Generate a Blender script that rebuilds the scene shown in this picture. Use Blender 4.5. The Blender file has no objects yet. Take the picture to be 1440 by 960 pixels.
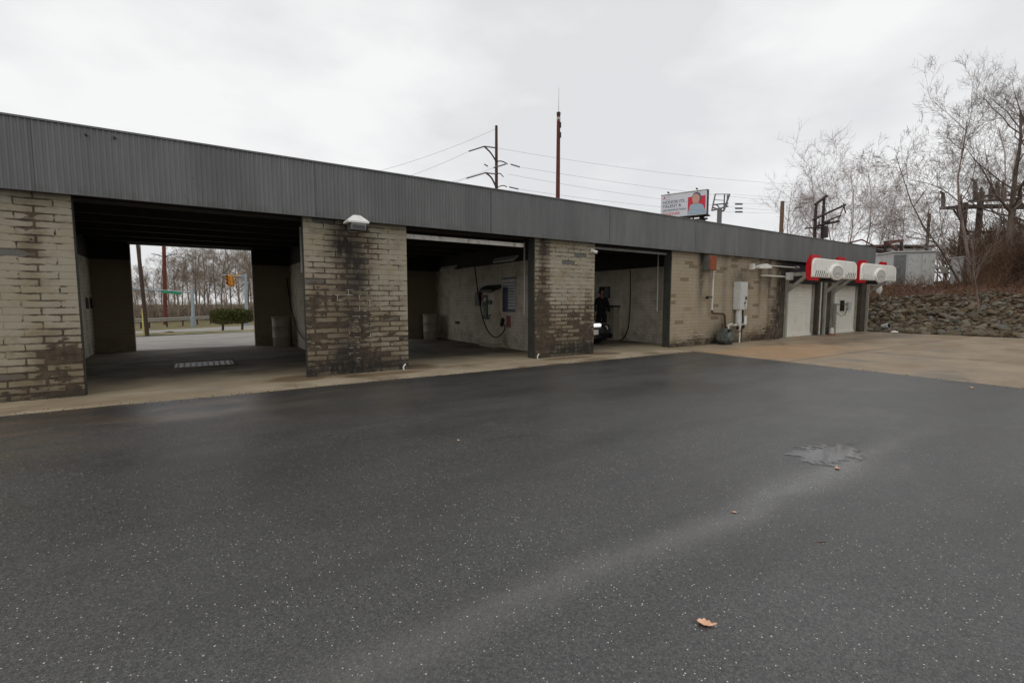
import bpy, bmesh, math, random
import numpy as np
from mathutils import Vector, Matrix, Euler, noise as mnoise
R = math.radians
scene = bpy.context.scene
COL = scene.collection
# ---------------------------------------------------------------- camera
H = 1.4; FPX = 667.0; PITCH = math.atan(56/667.0); YAW = math.atan(444/669.0)
cd = bpy.data.cameras.new('camera'); cam = bpy.data.objects.new('camera', cd); COL.objects.link(cam)
cd.sensor_width = 36.0; cd.sensor_fit = 'HORIZONTAL'; cd.lens = 36.0*FPX/1440.0
cd.clip_start = 0.05; cd.clip_end = 2000
cam.location = (0, 0, H); cam.rotation_euler = (math.pi/2-PITCH, 0, -YAW)
scene.camera = cam
# ---------------------------------------------------------------- world and sun (overcast)
SUN_EL, SUN_AZ = 55, -115       # degrees; azimuth of the sun measured from +Y clockwise
world = bpy.data.worlds.new("World"); scene.world = world; world.use_nodes = True
wt = world.node_tree; wt.nodes.clear()
def wn(t, **k):
    n = wt.nodes.new(t)
    for a, b in k.items(): setattr(n, a, b)
    return n
wo = wn('ShaderNodeOutputWorld'); bg1 = wn('ShaderNodeBackground'); bg2 = wn('ShaderNodeBackground'); ws = wn('ShaderNodeMixShader')
sky = wn('ShaderNodeTexSky', sky_type='NISHITA', sun_disc=False)
sky.sun_elevation = R(SUN_EL); sky.sun_rotation = R(SUN_AZ)
wt.links.new(sky.outputs[0], bg1.inputs[0]); bg1.inputs[1].default_value = 0.08
tc = wn('ShaderNodeTexCoord'); mp = wn('ShaderNodeMapping'); mp.inputs['Scale'].default_value = (1.0, 1.0, 2.2)
n1 = wn('ShaderNodeTexNoise'); n1.inputs['Scale'].default_value = 2.3; n1.inputs['Detail'].default_value = 5; n1.inputs['Roughness'].default_value = .5
cr = wn('ShaderNodeValToRGB')
cr.color_ramp.elements[0].position = .39; cr.color_ramp.elements[0].color = (.80, .80, .812, 1)
cr.color_ramp.elements[1].position = .60; cr.color_ramp.elements[1].color = (.985, .985, .98, 1)
wt.links.new(tc.outputs['Generated'], mp.inputs[0]); wt.links.new(mp.outputs[0], n1.inputs['Vector'])
wt.links.new(n1.outputs[0], cr.inputs[0]); wt.links.new(cr.outputs[0], bg2.inputs[0]); bg2.inputs[1].default_value = 1.0
ws.inputs[0].default_value = .93
wt.links.new(bg1.outputs[0], ws.inputs[1]); wt.links.new(bg2.outputs[0], ws.inputs[2]); wt.links.new(ws.outputs[0], wo.inputs[0])
sl = bpy.data.lights.new('sun', 'SUN'); sl.energy = 0.5; sl.angle = R(25); sl.color = (1, .96, .9)
so = bpy.data.objects.new('sun', sl); COL.objects.link(so)
sd = Vector((math.sin(R(SUN_AZ))*math.cos(R(SUN_EL)), math.cos(R(SUN_AZ))*math.cos(R(SUN_EL)), math.sin(R(SUN_EL))))
so.rotation_euler = sd.to_track_quat('Z', 'Y').to_euler()
scene.view_settings.view_transform = 'Standard'; scene.view_settings.look = 'None'
scene.view_settings.exposure = 0.0; scene.view_settings.gamma = 1.0; scene.view_settings.use_curve_mapping = False
scene.render.engine = 'CYCLES'
scene.cycles.max_bounces = 6; scene.cycles.transparent_max_bounces = 8

# ---------------------------------------------------------------- camera-ray helper: a point seen at a photo pixel, k metres deep
cF = Vector((math.sin(YAW)*math.cos(PITCH), math.cos(YAW)*math.cos(PITCH), -math.sin(PITCH)))
cR = Vector((math.cos(YAW), -math.sin(YAW), 0)); cU = cR.cross(cF)
def W(px, py, k): return Vector((0, 0, H)) + (cF + cR*((px-720)/FPX) + cU*((480-py)/FPX))*k
def onY(px, py, Y):
    r = cF + cR*((px-720)/FPX) + cU*((480-py)/FPX); return Vector((0, 0, H)) + r*(Y/r.y)

def onX(px, py, X):
    r = cF + cR*((px-720)/FPX) + cU*((480-py)/FPX); return Vector((0, 0, H)) + r*(X/r.x)

# ---------------------------------------------------------------- materials
def s2l(c): c /= 255.0; return c/12.92 if c <= .04045 else ((c+.055)/1.055)**2.4
def C3(r, g, b): return (s2l(r), s2l(g), s2l(b), 1)
class NT:
    def __init__(s, name):
        s.m = bpy.data.materials.new(name); s.m.use_nodes = True; s.t = s.m.node_tree; s.t.nodes.clear()
        s.out = s.n('ShaderNodeOutputMaterial'); s.b = s.n('ShaderNodeBsdfPrincipled'); s.l(s.b.outputs[0], s.out.inputs[0])
    def n(s, t, **k):
        x = s.t.nodes.new(t)
        for a, b in k.items(): setattr(x, a, b)
        return x
    def l(s, a, b): s.t.links.new(a, b)
    def put(s, sock, v):
        if hasattr(v, 'links'): s.l(v, sock)
        else: sock.default_value = v
    def coord(s, kind='Object'): return s.n('ShaderNodeTexCoord').outputs[kind]
    def pos(s): return s.n('ShaderNodeNewGeometry').outputs['Position']
    def mapv(s, v, sc=(1, 1, 1), loc=(0, 0, 0)):
        m = s.n('ShaderNodeMapping'); m.inputs['Scale'].default_value = sc; m.inputs['Location'].default_value = loc; s.l(v, m.inputs[0]); return m.outputs[0]
    def noise(s, v, sc, det=4, rough=.5):
        m = s.n('ShaderNodeTexNoise'); m.inputs['Scale'].default_value = sc; m.inputs['Detail'].default_value = det; m.inputs['Roughness'].default_value = rough
        s.l(v, m.inputs['Vector']); return m.outputs[0]
    def M(s, op, a, b=0.0, c=None):
        m = s.n('ShaderNodeMath', operation=op); s.put(m.inputs[0], a); s.put(m.inputs[1], b)
        if c is not None: s.put(m.inputs[2], c)
        return m.outputs[0]
    def step(s, v, a, b):
        m = s.n('ShaderNodeMapRange', interpolation_type='SMOOTHSTEP'); s.l(v, m.inputs[0]); m.inputs[1].default_value = a; m.inputs[2].default_value = b
        return m.outputs[0]
    def mix(s, f, a, b, bt='MIX'):
        m = s.n('ShaderNodeMix', data_type='RGBA', blend_type=bt); s.put(m.inputs[0], f); s.put(m.inputs[6], a); s.put(m.inputs[7], b); return m.outputs[2]
    def bump(s, h, st=.3, d=.01):
        m = s.n('ShaderNodeBump'); m.inputs['Strength'].default_value = st; m.inputs['Distance'].default_value = d; s.l(h, m.inputs['Height']); s.l(m.outputs[0], s.b.inputs['Normal'])
    def set(s, **k):
        for a, v in k.items(): s.put(s.b.inputs[a.replace('_', ' ')], v)
        return s
    def attr(s, nm): return s.n('ShaderNodeAttribute', attribute_name=nm).outputs['Fac']

def simple(name, col, rough=.6, metal=0.0, var=.25, nsc=6, dirt=None, bump=.1):
    """plain paint / metal / plastic with uneven wear"""
    t = NT(name); co = t.coord()
    n = t.noise(co, nsc, 5, .6)
    dk = tuple(c*(1-var) for c in col[:3])+(1,)
    c = t.mix(t.step(n, .3, .7), dk, col)
    if dirt:
        n2 = t.noise(t.mapv(co, (1, 1, .35)), nsc*1.7, 6, .65)
        c = t.mix(t.step(n2, .52, .72), c, dirt)
    t.set(Base_Color=c, Metallic=metal, Roughness=t.M('ADD', rough-.08, t.M('MULTIPLY', n, .16)))
    if bump: t.bump(n, bump, .004)
    return t.m

def block_mat(name, paint, bare, base=.0, greys=.93, greycol=C3(104, 108, 108), jointw=.30, rowh=.1016, roww=.406, thr=.80):
    t = NT(name); uv = t.n('ShaderNodeTexCoord').outputs['UV']
    wob = t.n('ShaderNodeTexNoise'); wob.inputs['Scale'].default_value = 9; wob.inputs['Detail'].default_value = 3; t.l(uv, wob.inputs['Vector'])
    vm = t.n('ShaderNodeVectorMath', operation='MULTIPLY_ADD'); t.l(wob.outputs['Color'], vm.inputs[0]); vm.inputs[1].default_value = (.022, .022, 0); t.l(uv, vm.inputs[2])
    def brick(vec, ms, sm):
        b = t.n('ShaderNodeTexBrick'); t.l(vec, b.inputs['Vector'])
        b.inputs['Color1'].default_value = (0, 0, 0, 1); b.inputs['Color2'].default_value = (1, 1, 1, 1); b.inputs['Mortar'].default_value = (.5, .5, .5, 1)
        b.inputs['Scale'].default_value = 1; b.inputs['Mortar Size'].default_value = ms; b.inputs['Mortar Smooth'].default_value = sm
        b.inputs['Brick Width'].default_value = roww; b.inputs['Row Height'].default_value = rowh; b.inputs['Bias'].default_value = 0
        return b
    b1 = brick(uv, .0045, .3); b2 = brick(vm.outputs[0], .022, 1.0); b0 = brick(uv, 0.0, 0)
    rnd = b0.outputs['Color']; j = b2.outputs['Fac']; mort = b1.outputs['Fac']
    st = t.attr('stain'); gr = t.attr('grime'); wh = t.attr('white')
    big = t.noise(uv, 1.3, 3, .5)
    n = t.noise(t.mapv(uv, (1, 2.0, 1)), 6.5, 6, .62)
    nf = t.noise(uv, 45, 4, .6)
    a = t.M('ADD', t.M('MULTIPLY', n, .9), t.M('MULTIPLY', st, .62))
    jj = t.M('MULTIPLY', j, t.M('ADD', jointw*.62, t.M('MULTIPLY', st, jointw*1.5)))
    a = t.M('ADD', a, jj); a = t.M('ADD', a, t.M('MULTIPLY', t.M('SUBTRACT', big, .5), .35)); a = t.M('ADD', a, t.M('MULTIPLY', t.M('MULTIPLY', t.M('SUBTRACT', rnd, .55), st), .55)); a = t.M('ADD', a, base)
    miss = t.step(a, thr, thr+.075)
    wsh = t.M('MULTIPLY', t.step(t.M('ADD', t.noise(t.mapv(uv, (1, 1.4, 1), (3, 1, 0)), 3.2, 6, .6), t.M('MULTIPLY', st, .75)), .62, .95), .62)
    pv = t.mix(t.M('MULTIPLY', rnd, .30), paint, tuple(c*.74 for c in paint[:3])+(1,))
    pv = t.mix(t.step(nf, .25, .75), tuple(c*.86 for c in paint[:3])+(1,), pv)
    pv = t.mix(t.M('MULTIPLY', t.step(t.noise(uv, 2.2, 5, .6), .42, .68), .45), pv, C3(141, 122, 88))
    gm = t.step(rnd, greys, greys+.005)
    gcol = t.mix(t.step(nf, .3, .7), tuple(c*.8 for c in greycol[:3])+(1,), greycol)
    pv = t.mix(gm, pv, gcol)
    # painted mortar line: a thin slightly darker groove
    pv = t.mix(t.M('MULTIPLY', mort, .38), pv, C3(84, 74, 56))
    br = t.mix(t.step(t.noise(uv, 9, 5, .65), .35, .65), bare, tuple(c*2.6 for c in bare[:3])+(1,))
    pv = t.mix(wsh, pv, C3(98, 80, 54))
    c = t.mix(t.M('MULTIPLY', miss, .93), pv, br)
    c = t.mix(t.M('MULTIPLY', gr, t.step(t.noise(t.mapv(uv, (2.4, .7, 1)), 4.5, 6, .62), .22, .55)), c, C3(30, 27, 22))
    c = t.mix(t.M('MULTIPLY', wh, t.M('MULTIPLY', mort, t.step(t.noise(t.mapv(uv, (2.2, .9, 1)), 3.1, 3, .5), .47, .56))), c, C3(205, 200, 185))
    t.set(Base_Color=c, Roughness=.82)
    h = t.M('SUBTRACT', t.M('MULTIPLY', nf, .25), t.M('ADD', t.M('MULTIPLY', mort, .8), t.M('MULTIPLY', miss, .5)))
    t.bump(h, .65, .010)
    return t.m

def asphalt_mat():
    t = NT('asphalt'); p = t.pos()
    big = t.noise(p, .35, 4, .5); med = t.noise(t.mapv(p, (1, 2.5, 1)), .9, 5, .55); fine = t.noise(p, 80, 4, .8)
    c = t.mix(t.step(fine, .36, .66), C3(31, 31, 31), C3(84, 83, 81))
    c = t.mix(t.M('MULTIPLY', t.step(big, .35, .7), .45), c, C3(40, 38, 35))
    # sandy dust along the concrete strip
    sx = t.n('ShaderNodeSeparateXYZ'); t.l(p, sx.inputs[0])
    dm = t.M('MULTIPLY', t.step(sx.outputs['Y'], 5.2, 7.4), t.M('MULTIPLY', t.step(sx.outputs['X'], 4.5, -.5), t.step(med, .36, .66)))
    c = t.mix(t.M('MULTIPLY', dm, .5), c, C3(104, 84, 64))
    dk = t.step(sx.outputs['Y'], 7.55, 7.9)
    c = t.mix(t.M('MULTIPLY', dk, .35), c, C3(34, 33, 32))
    # pale exposed stone chips
    def chips(sc, r, keep, seed):
        v = t.n('ShaderNodeTexVoronoi'); v.inputs['Scale'].default_value = sc; v.inputs['Randomness'].default_value = 1
        t.l(t.mapv(p, (1, 1, 1), (seed, seed*2, 0)), v.inputs['Vector'])
        cc = t.n('ShaderNodeSeparateColor'); t.l(v.outputs['Color'], cc.inputs[0])
        rad = t.M('MULTIPLY', cc.outputs['Green'], r)
        return t.M('MULTIPLY', t.M('LESS_THAN', v.outputs['Distance'], rad), t.M('GREATER_THAN', cc.outputs['Red'], keep)), cc.outputs['Blue']
    m1, b1 = chips(54, .20, .42, 0); m2, b2 = chips(120, .30, .30, 3.3); m3, b3 = chips(15, .075, .80, 7.7); m4, b4 = chips(80, .36, .45, 5.1)
    dens = t.step(t.noise(p, 1.1, 3, .5), .25, .6)
    c = t.mix(t.M('MULTIPLY', m4, .55), c, C3(20, 20, 19))
    strk = t.step(t.noise(t.mapv(p, (.35, 1.7, 1), (2, 7, 0)), 1.0, 4, .6), .48, .66)
    c = t.mix(t.M('MULTIPLY', strk, .35), c, C3(34, 32, 30))
    c = t.mix(t.M('MULTIPLY', m2, t.M('MULTIPLY', b2, .55)), c, C3(170, 166, 158))
    c = t.mix(t.M('MULTIPLY', m1, t.M('ADD', .38, t.M('MULTIPLY', dens, .6))), c, C3(214, 210, 202))
    c = t.mix(t.M('MULTIPLY', m3, t.M('MULTIPLY', b3, .8)), c, C3(205, 200, 190))
    # damp trough running along the lot: smooth, shiny and tinted paler
    wv = t.noise(p, .8, 3, .5)
    yy = t.M('SUBTRACT', t.M('ADD', sx.outputs['Y'], t.M('MULTIPLY', t.M('SUBTRACT', wv, .5), .34)), 1.72)
    ed = t.M('ABSOLUTE', yy)
    tr = t.M('MULTIPLY', t.step(ed, .24, .0), t.step(sx.outputs['X'], -1.5, 1.0))
    tr = t.M('MULTIPLY', tr, t.step(sx.outputs['X'], 7.5, 4.0))
    tr = t.M('MULTIPLY', tr, t.M('ADD', .55, t.M('MULTIPLY', t.step(t.noise(t.mapv(p, (.8, 1.6, 1)), 1.6, 5, .6), .35, .6), .6)))
    wet = t.step(t.noise(t.mapv(p, (1, 1.8, 1)), .5, 4, .55), .38, .66)
    ro = t.M('SUBTRACT', .43, t.M('MULTIPLY', wet, .13)); ro = t.M('SUBTRACT', ro, t.M('MULTIPLY', tr, .12))
    ro = t.M('ADD', ro, t.M('MULTIPLY', fine, .06))
    c = t.mix(t.M('MULTIPLY', tr, t.M('ADD', .04, t.M('MULTIPLY', fine, .22))), c, C3(122, 119, 114))
    t.set(Base_Color=c, Roughness=ro, Specular_IOR_Level=.75)
    h = t.M('ADD', fine, t.M('MULTIPLY', m1, .5))
    bm_ = t.n('ShaderNodeBump'); t.l(t.M('SUBTRACT', .42, t.M('MULTIPLY', tr, .3)), bm_.inputs['Strength']); bm_.inputs['Distance'].default_value = .0035
    t.l(h, bm_.inputs['Height']); t.l(bm_.outputs[0], t.b.inputs['Normal'])
    return t.m

def concrete_mat(name, a, b, stain, wetc, sx_orange=False, dark=0, mouth=False, feet=False):
    t = NT(name); p = t.pos()
    n = t.noise(p, 1.1, 6, .6); f = t.noise(p, 60, 4, .6); n2 = t.noise(t.mapv(p, (.7, 1.6, 1), (4, 2, 0)), .55, 5, .55)
    c = t.mix(t.step(n, .3, .7), a, b)
    c = t.mix(t.M('MULTIPLY', t.step(f, .35, .75), .25), c, tuple(x*.55 for x in a[:3])+(1,))
    c = t.mix(t.M('MULTIPLY', t.step(n2, .45, .68), .75), c, stain)
    n3 = t.step(t.noise(t.mapv(p, (1, 1, 1), (9, 5, 0)), .8, 6, .6), .5, .68)
    c = t.mix(t.M('MULTIPLY', n3, .6), c, wetc)
    if sx_orange:
        s = t.n('ShaderNodeSeparateXYZ'); t.l(p, s.inputs[0])
        d = t.M('ADD', t.M('POWER', t.M('DIVIDE', t.M('SUBTRACT', s.outputs['X'], 14.0), 4.2), 2), t.M('POWER', t.M('DIVIDE', t.M('SUBTRACT', s.outputs['Y'], 6.9), 1.5), 2))
        d = t.M('ADD', d, t.M('MULTIPLY', t.M('SUBTRACT', n, .5), 2.2))
        c = t.mix(t.M('MULTIPLY', t.step(d, 1.3, .0), .42), c, C3(182, 138, 92))
        # long dark damp tongues in front of the doors
        d2 = t.M('MULTIPLY', t.step(t.M('ABSOLUTE', t.M('ADD', t.M('SUBTRACT', s.outputs['Y'], 8.0), t.M('MULTIPLY', n, .9))), .8, .1), t.step(s.outputs['X'], 15.5, 19))
        c = t.mix(t.M('MULTIPLY', d2, .55), c, C3(96, 84, 70))
    if mouth or feet:
        s2 = t.n('ShaderNodeSeparateXYZ'); t.l(p, s2.inputs[0])
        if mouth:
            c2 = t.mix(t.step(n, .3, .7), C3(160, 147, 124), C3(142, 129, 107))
            c = t.mix(t.step(t.M('ADD', s2.outputs['Y'], t.M('MULTIPLY', t.M('SUBTRACT', n, .5), 1.6)), 11.6, 9.9), c, c2)  # daylight falloff put into the colour: beige at the mouth, darker inside
        for (fx, fy, wx, wy) in ((1.5, 9.3, .55, .35), (3.0, 9.0, .9, .22), (3.9, 9.55, .45, .45), (7.6, 9.0, .9, .22), (9.1, 9.25, .5, .3), (13.6, 9.1, 1.6, .22), (16.9, 9.0, 1.6, .3)):
            d = t.M('ADD', t.M('POWER', t.M('DIVIDE', t.M('SUBTRACT', s2.outputs['X'], fx), wx), 2), t.M('POWER', t.M('DIVIDE', t.M('SUBTRACT', s2.outputs['Y'], fy), wy), 2))
            c = t.mix(t.M('MULTIPLY', t.step(t.M('ADD', d, t.M('MULTIPLY', t.M('SUBTRACT', n, .5), 3.0)), 1.4, .5), .7), c, C3(92, 70, 44))
    t.set(Base_Color=c, Roughness=(.9 if mouth else t.M('SUBTRACT', .72, t.M('MULTIPLY', n3, .35))), Specular_IOR_Level=(.25 if mouth else .5))
    t.bump(f, .3, .003)
    return t.m

mat = {}
BARE = C3(50, 41, 30)
mat['block'] = block_mat('weathered_painted_block', C3(165, 157, 138), BARE, greys=.945, greycol=C3(106, 106, 102))
mat['block_warm'] = block_mat('warm_painted_block', C3(164, 152, 131), C3(58, 45, 32), greys=.91, greycol=C3(128, 115, 94), jointw=.16)
mat['block_in'] = block_mat('cream_painted_block', C3(222, 214, 197), C3(120, 102, 80), greys=2, jointw=.06, thr=.86)
mat['block_rear'] = block_mat('darker_painted_block', C3(146, 134, 114), C3(84, 68, 50), greys=2, jointw=.06, thr=.86)  # darker copy of the cream block, for the rear walls
mat['block_dark'] = block_mat('dark_stained_block', C3(84, 76, 62), C3(36, 30, 24), greys=.95, greycol=C3(80, 80, 78), base=.05)
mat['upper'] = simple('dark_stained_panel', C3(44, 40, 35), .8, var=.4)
mat['ceiling'] = simple('dark_ceiling', C3(42, 38, 34), .9, var=.4, nsc=2)  # one dark tone for the whole ceiling
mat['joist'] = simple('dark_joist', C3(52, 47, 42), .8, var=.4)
mat['asphalt'] = asphalt_mat()
mat['apron'] = concrete_mat('stained_concrete', C3(152, 135, 112), C3(134, 120, 100), C3(124, 104, 80), C3(92, 80, 66), True)
mat['strip'] = concrete_mat('worn_concrete_strip', C3(174, 160, 136), C3(150, 136, 114), C3(132, 112, 86), C3(104, 88, 66), feet=True)
mat['bayfloor'] = concrete_mat('damp_dirty_falloff_concrete', C3(116, 108, 94), C3(92, 86, 74), C3(58, 53, 46), C3(46, 42, 37), mouth=True)
mat['road'] = concrete_mat('pale_road', C3(150, 144, 138), C3(132, 128, 122), C3(120, 115, 108), C3(112, 108, 104))
mat['white_metal'] = simple('white_enamel', C3(222, 222, 216), .4, var=.1, dirt=C3(168, 160, 142))
mat['white_pvc'] = simple('white_pvc', C3(205, 202, 192), .45, var=.15, dirt=C3(140, 130, 110))
mat['offwhite'] = simple('offwhite_plastic', C3(236, 235, 229), .42, var=.05, nsc=3, dirt=C3(214, 208, 196))
mat['grey_metal'] = simple('galvanised_grey', C3(128, 130, 128), .5, .5, var=.3, dirt=C3(98, 84, 66))
mat['bar_steel'] = simple('worn_bar_steel', C3(82, 80, 74), .7, .2, var=.4)
mat['post'] = simple('painted_steel_post', C3(158, 156, 146), .55, var=.2, dirt=C3(112, 98, 80))
mat['cab'] = simple('light_grey_cabinet', C3(192, 194, 190), .5, var=.12, dirt=C3(140, 132, 116))
mat['dark_metal'] = simple('dark_metal', C3(48, 50, 48), .5, .3, var=.3)
mat['jamb'] = simple('dark_green_grey_jamb', C3(62, 64, 58), .6, var=.3, dirt=C3(40, 36, 30))
mat['black'] = simple('black_rubber', C3(22, 22, 22), .5, var=.3)
mat['redhose'] = simple('dark_red_hose', C3(66, 30, 24), .5, var=.2)
mat['rust'] = simple('rusty_orange', C3(150, 80, 46), .8, var=.4, nsc=9, dirt=C3(96, 52, 34))
mat['red'] = simple('glossy_red_plastic', C3(196, 22, 32), .3, var=.15, nsc=3)
mat['meter'] = simple('green_grey_meter', C3(98, 103, 98), .45, .2, var=.2, dirt=C3(66, 62, 50))
mat['brass'] = simple('weathered_pipe', C3(96, 70, 48), .6, .4, var=.4)
mat['door'] = simple('white_rollup_door', C3(230, 227, 217), .5, var=.06, nsc=2, dirt=C3(208, 198, 180))
mat['slot'] = simple('dark_vent_slot', C3(98, 92, 86), .7)
mat['badge'] = simple('grey_badge', C3(196, 194, 188), .45, var=.06)
mat['emblem'] = simple('emblem_grey', C3(152, 149, 144), .5, var=.1)
mat['wood'] = simple('weathered_pole_wood', C3(78, 60, 48), .85, var=.4, nsc=3)
mat['redwood'] = simple('red_brown_pole_wood', C3(104, 46, 34), .8, var=.35, nsc=3)
mat['wire'] = simple('grey_wire', C3(120, 122, 126), .6, var=.1, bump=0)
mat['insul'] = simple('grey_insulator', C3(112, 110, 110), .5, var=.2)
mat['steel'] = simple('weathered_substation_steel', C3(66, 54, 50), .7, .2, var=.35)
mat['redsteel'] = simple('faded_red_steel', C3(120, 76, 64), .7, .1, var=.3)
mat['signal'] = simple('signal_yellow', C3(206, 142, 44), .5, var=.1)
mat['galv'] = simple('pale_galvanised', C3(150, 162, 168), .5, .2, var=.15)
mat['greensign'] = simple('green_sign', C3(20, 132, 92), .5, var=.1)
mat['yellow'] = simple('faded_yellow', C3(184, 172, 96), .6, var=.2)
mat['barrel'] = simple('pale_barrel', C3(158, 150, 134), .6, var=.15, dirt=C3(120, 108, 88))
mat['rail'] = simple('guardrail_steel', C3(160, 156, 146), .6, .2, var=.2, dirt=C3(110, 100, 84))
mat['glass'] = NT('dark_glass').set(Base_Color=C3(16, 18, 20), Roughness=.06, Specular_IOR_Level=.6).m
mat['carpaint'] = NT('black_car_paint').set(Base_Color=C3(20, 22, 26), Roughness=.18, Coat_Weight=.7, Coat_Roughness=.05, Metallic=.2).m
mat['chrome'] = NT('chrome').set(Base_Color=C3(235, 235, 235), Metallic=1.0, Roughness=.28).m
mat['lens'] = NT('headlight_lens').set(Base_Color=C3(230, 232, 234), Roughness=.25, Metallic=.1).m
mat['front_glow'] = NT('glowing_front_bar').set(Base_Color=C3(235, 236, 238), Roughness=.2, Emission_Color=(1, 1, .97, 1), Emission_Strength=.7).m
mat['plate'] = simple('number_plate_white', C3(212, 208, 196), .5, var=.06)
mat['skin'] = NT('skin').set(Base_Color=C3(140, 98, 80), Roughness=.6).m
mat['blackcloth'] = simple('black_cloth', C3(19, 20, 24), .9, var=.3, nsc=12)
mat['hair'] = simple('dark_hair', C3(24, 20, 18), .7, var=.3, nsc=30)
mat['eye'] = NT('eye').set(Base_Color=C3(230, 225, 215), Roughness=.3).m
mat['leaf'] = simple('dry_leaf', C3(232, 184, 152), .7, var=.2, nsc=40, dirt=C3(186, 128, 92))
mat['boardblue'] = simple('faded_blue_print', C3(58, 68, 98), .5, var=.1)
mat['boardwhite'] = simple('board_white', C3(186, 186, 184), .5, var=.08)
mat['labelgreen'] = simple('green_panel', C3(66, 92, 34), .5, var=.1)
mat['labelred'] = simple('faded_red_panel', C3(150, 66, 54), .5, var=.15)
mat['bbwhite'] = simple('billboard_white', C3(214, 216, 222), .6, var=.03, bump=0)
mat['bbred'] = simple('billboard_red', C3(206, 44, 62), .6, var=.05, bump=0)
mat['bbtext'] = simple('billboard_text', C3(92, 100, 118), .6, var=.05, bump=0)
mat['bbskin'] = simple('billboard_skin', C3(206, 158, 140), .6, var=.05, bump=0)
mat['bbshirt'] = simple('billboard_shirt', C3(160, 180, 196), .6, var=.05, bump=0)
mat['rockwhite'] = simple('pale_litter', C3(206, 204, 198), .7, var=.1)
mat['brickfar'] = simple('far_brick', C3(134, 84, 66), .8, var=.15)
mat['pylonpaint'] = simple('far_pale_wall', C3(188, 188, 186), .7, var=.1)

def bark(name, a, b, sc=4):
    t = NT(name); co = t.coord(); n = t.noise(t.mapv(co, (1, 1, .3)), sc, 6, .6)
    t.set(Base_Color=t.mix(t.step(n, .35, .65), a, b), Roughness=.9); t.bump(n, .4, .01); return t.m
mat['bark'] = bark('grey_brown_bark', C3(72, 60, 52), C3(112, 98, 86))
mat['bark_pale'] = bark('pale_bark', C3(104, 88, 80), C3(140, 124, 114))
mat['twig'] = bark('twig', C3(92, 80, 70), C3(126, 112, 100), 1)
mat['twig_pale'] = bark('bloom_paled_twig', C3(160, 148, 144), C3(186, 176, 172), 1)  # far-tree twigs paled: bright-sky bloom put into the colour
mat['brush'] = bark('red_brown_brush', C3(66, 46, 34), C3(110, 84, 62), 1)

def rock_mat():
    t = NT('riprap_stone'); g = t.n('ShaderNodeNewGeometry'); oi = t.n('ShaderNodeObjectInfo')
    r = t.M('FRACT', t.M('ADD', g.outputs['Random Per Island'], oi.outputs['Random']))
    cr_ = t.n('ShaderNodeValToRGB'); e = cr_.color_ramp.elements
    e[0].position = 0; e[0].color = C3(74, 60, 46); e[1].position = 1; e[1].color = C3(138, 130, 112)
    for ps, c in ((.25, C3(108, 94, 72)), (.45, C3(78, 72, 60)), (.62, C3(118, 106, 86)), (.8, C3(96, 98, 96))):
        x = e.new(ps); x.color = c
    t.l(r, cr_.inputs[0]); n = t.noise(t.coord(), 7, 6, .6)
    c = t.mix(t.step(n, .4, .7), cr_.outputs[0], C3(78, 64, 46))
    t.set(Base_Color=c, Roughness=.9); t.bump(n, .6, .03); return t.m
mat['rock'] = rock_mat()
def terrain_mat():
    t = NT('ground_earth'); p = t.pos(); s = t.n('ShaderNodeSeparateXYZ'); t.l(p, s.inputs[0])
    n = t.noise(p, .9, 6, .6); f = t.noise(p, 14, 5, .7)
    litter = t.mix(t.step(f, .35, .7), C3(58, 38, 27), C3(112, 80, 56))
    grass = t.mix(t.step(f, .35, .7), C3(82, 82, 44), C3(136, 124, 80))
    g = t.M('MULTIPLY', t.step(s.outputs['X'], 24, 20), t.step(n, .2, .6))
    c = t.mix(g, litter, grass)
    t.set(Base_Color=c, Roughness=.95); t.bump(f, .8, .04); return t.m
mat['terrain'] = terrain_mat()
def grass_mat():
    t = NT('verge_grass'); p = t.pos(); n = t.noise(p, 1.2, 5, .6); f = t.noise(p, 40, 4, .7)
    c = t.mix(t.step(n, .35, .65), C3(92, 96, 50), C3(158, 142, 104)); c = t.mix(t.M('MULTIPLY', f, .5), c, C3(70, 66, 40))
    t.set(Base_Color=c, Roughness=.95); t.bump(f, .6, .03); return t.m
mat['grass'] = grass_mat()
def hedge_mat():
    t = NT('hedge_leaf'); g = t.n('ShaderNodeNewGeometry')
    c = t.mix(g.outputs['Random Per Island'], C3(58, 66, 28), C3(112, 114, 56)); t.set(Base_Color=c, Roughness=.6); return t.m
mat['hedge'] = hedge_mat()
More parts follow.
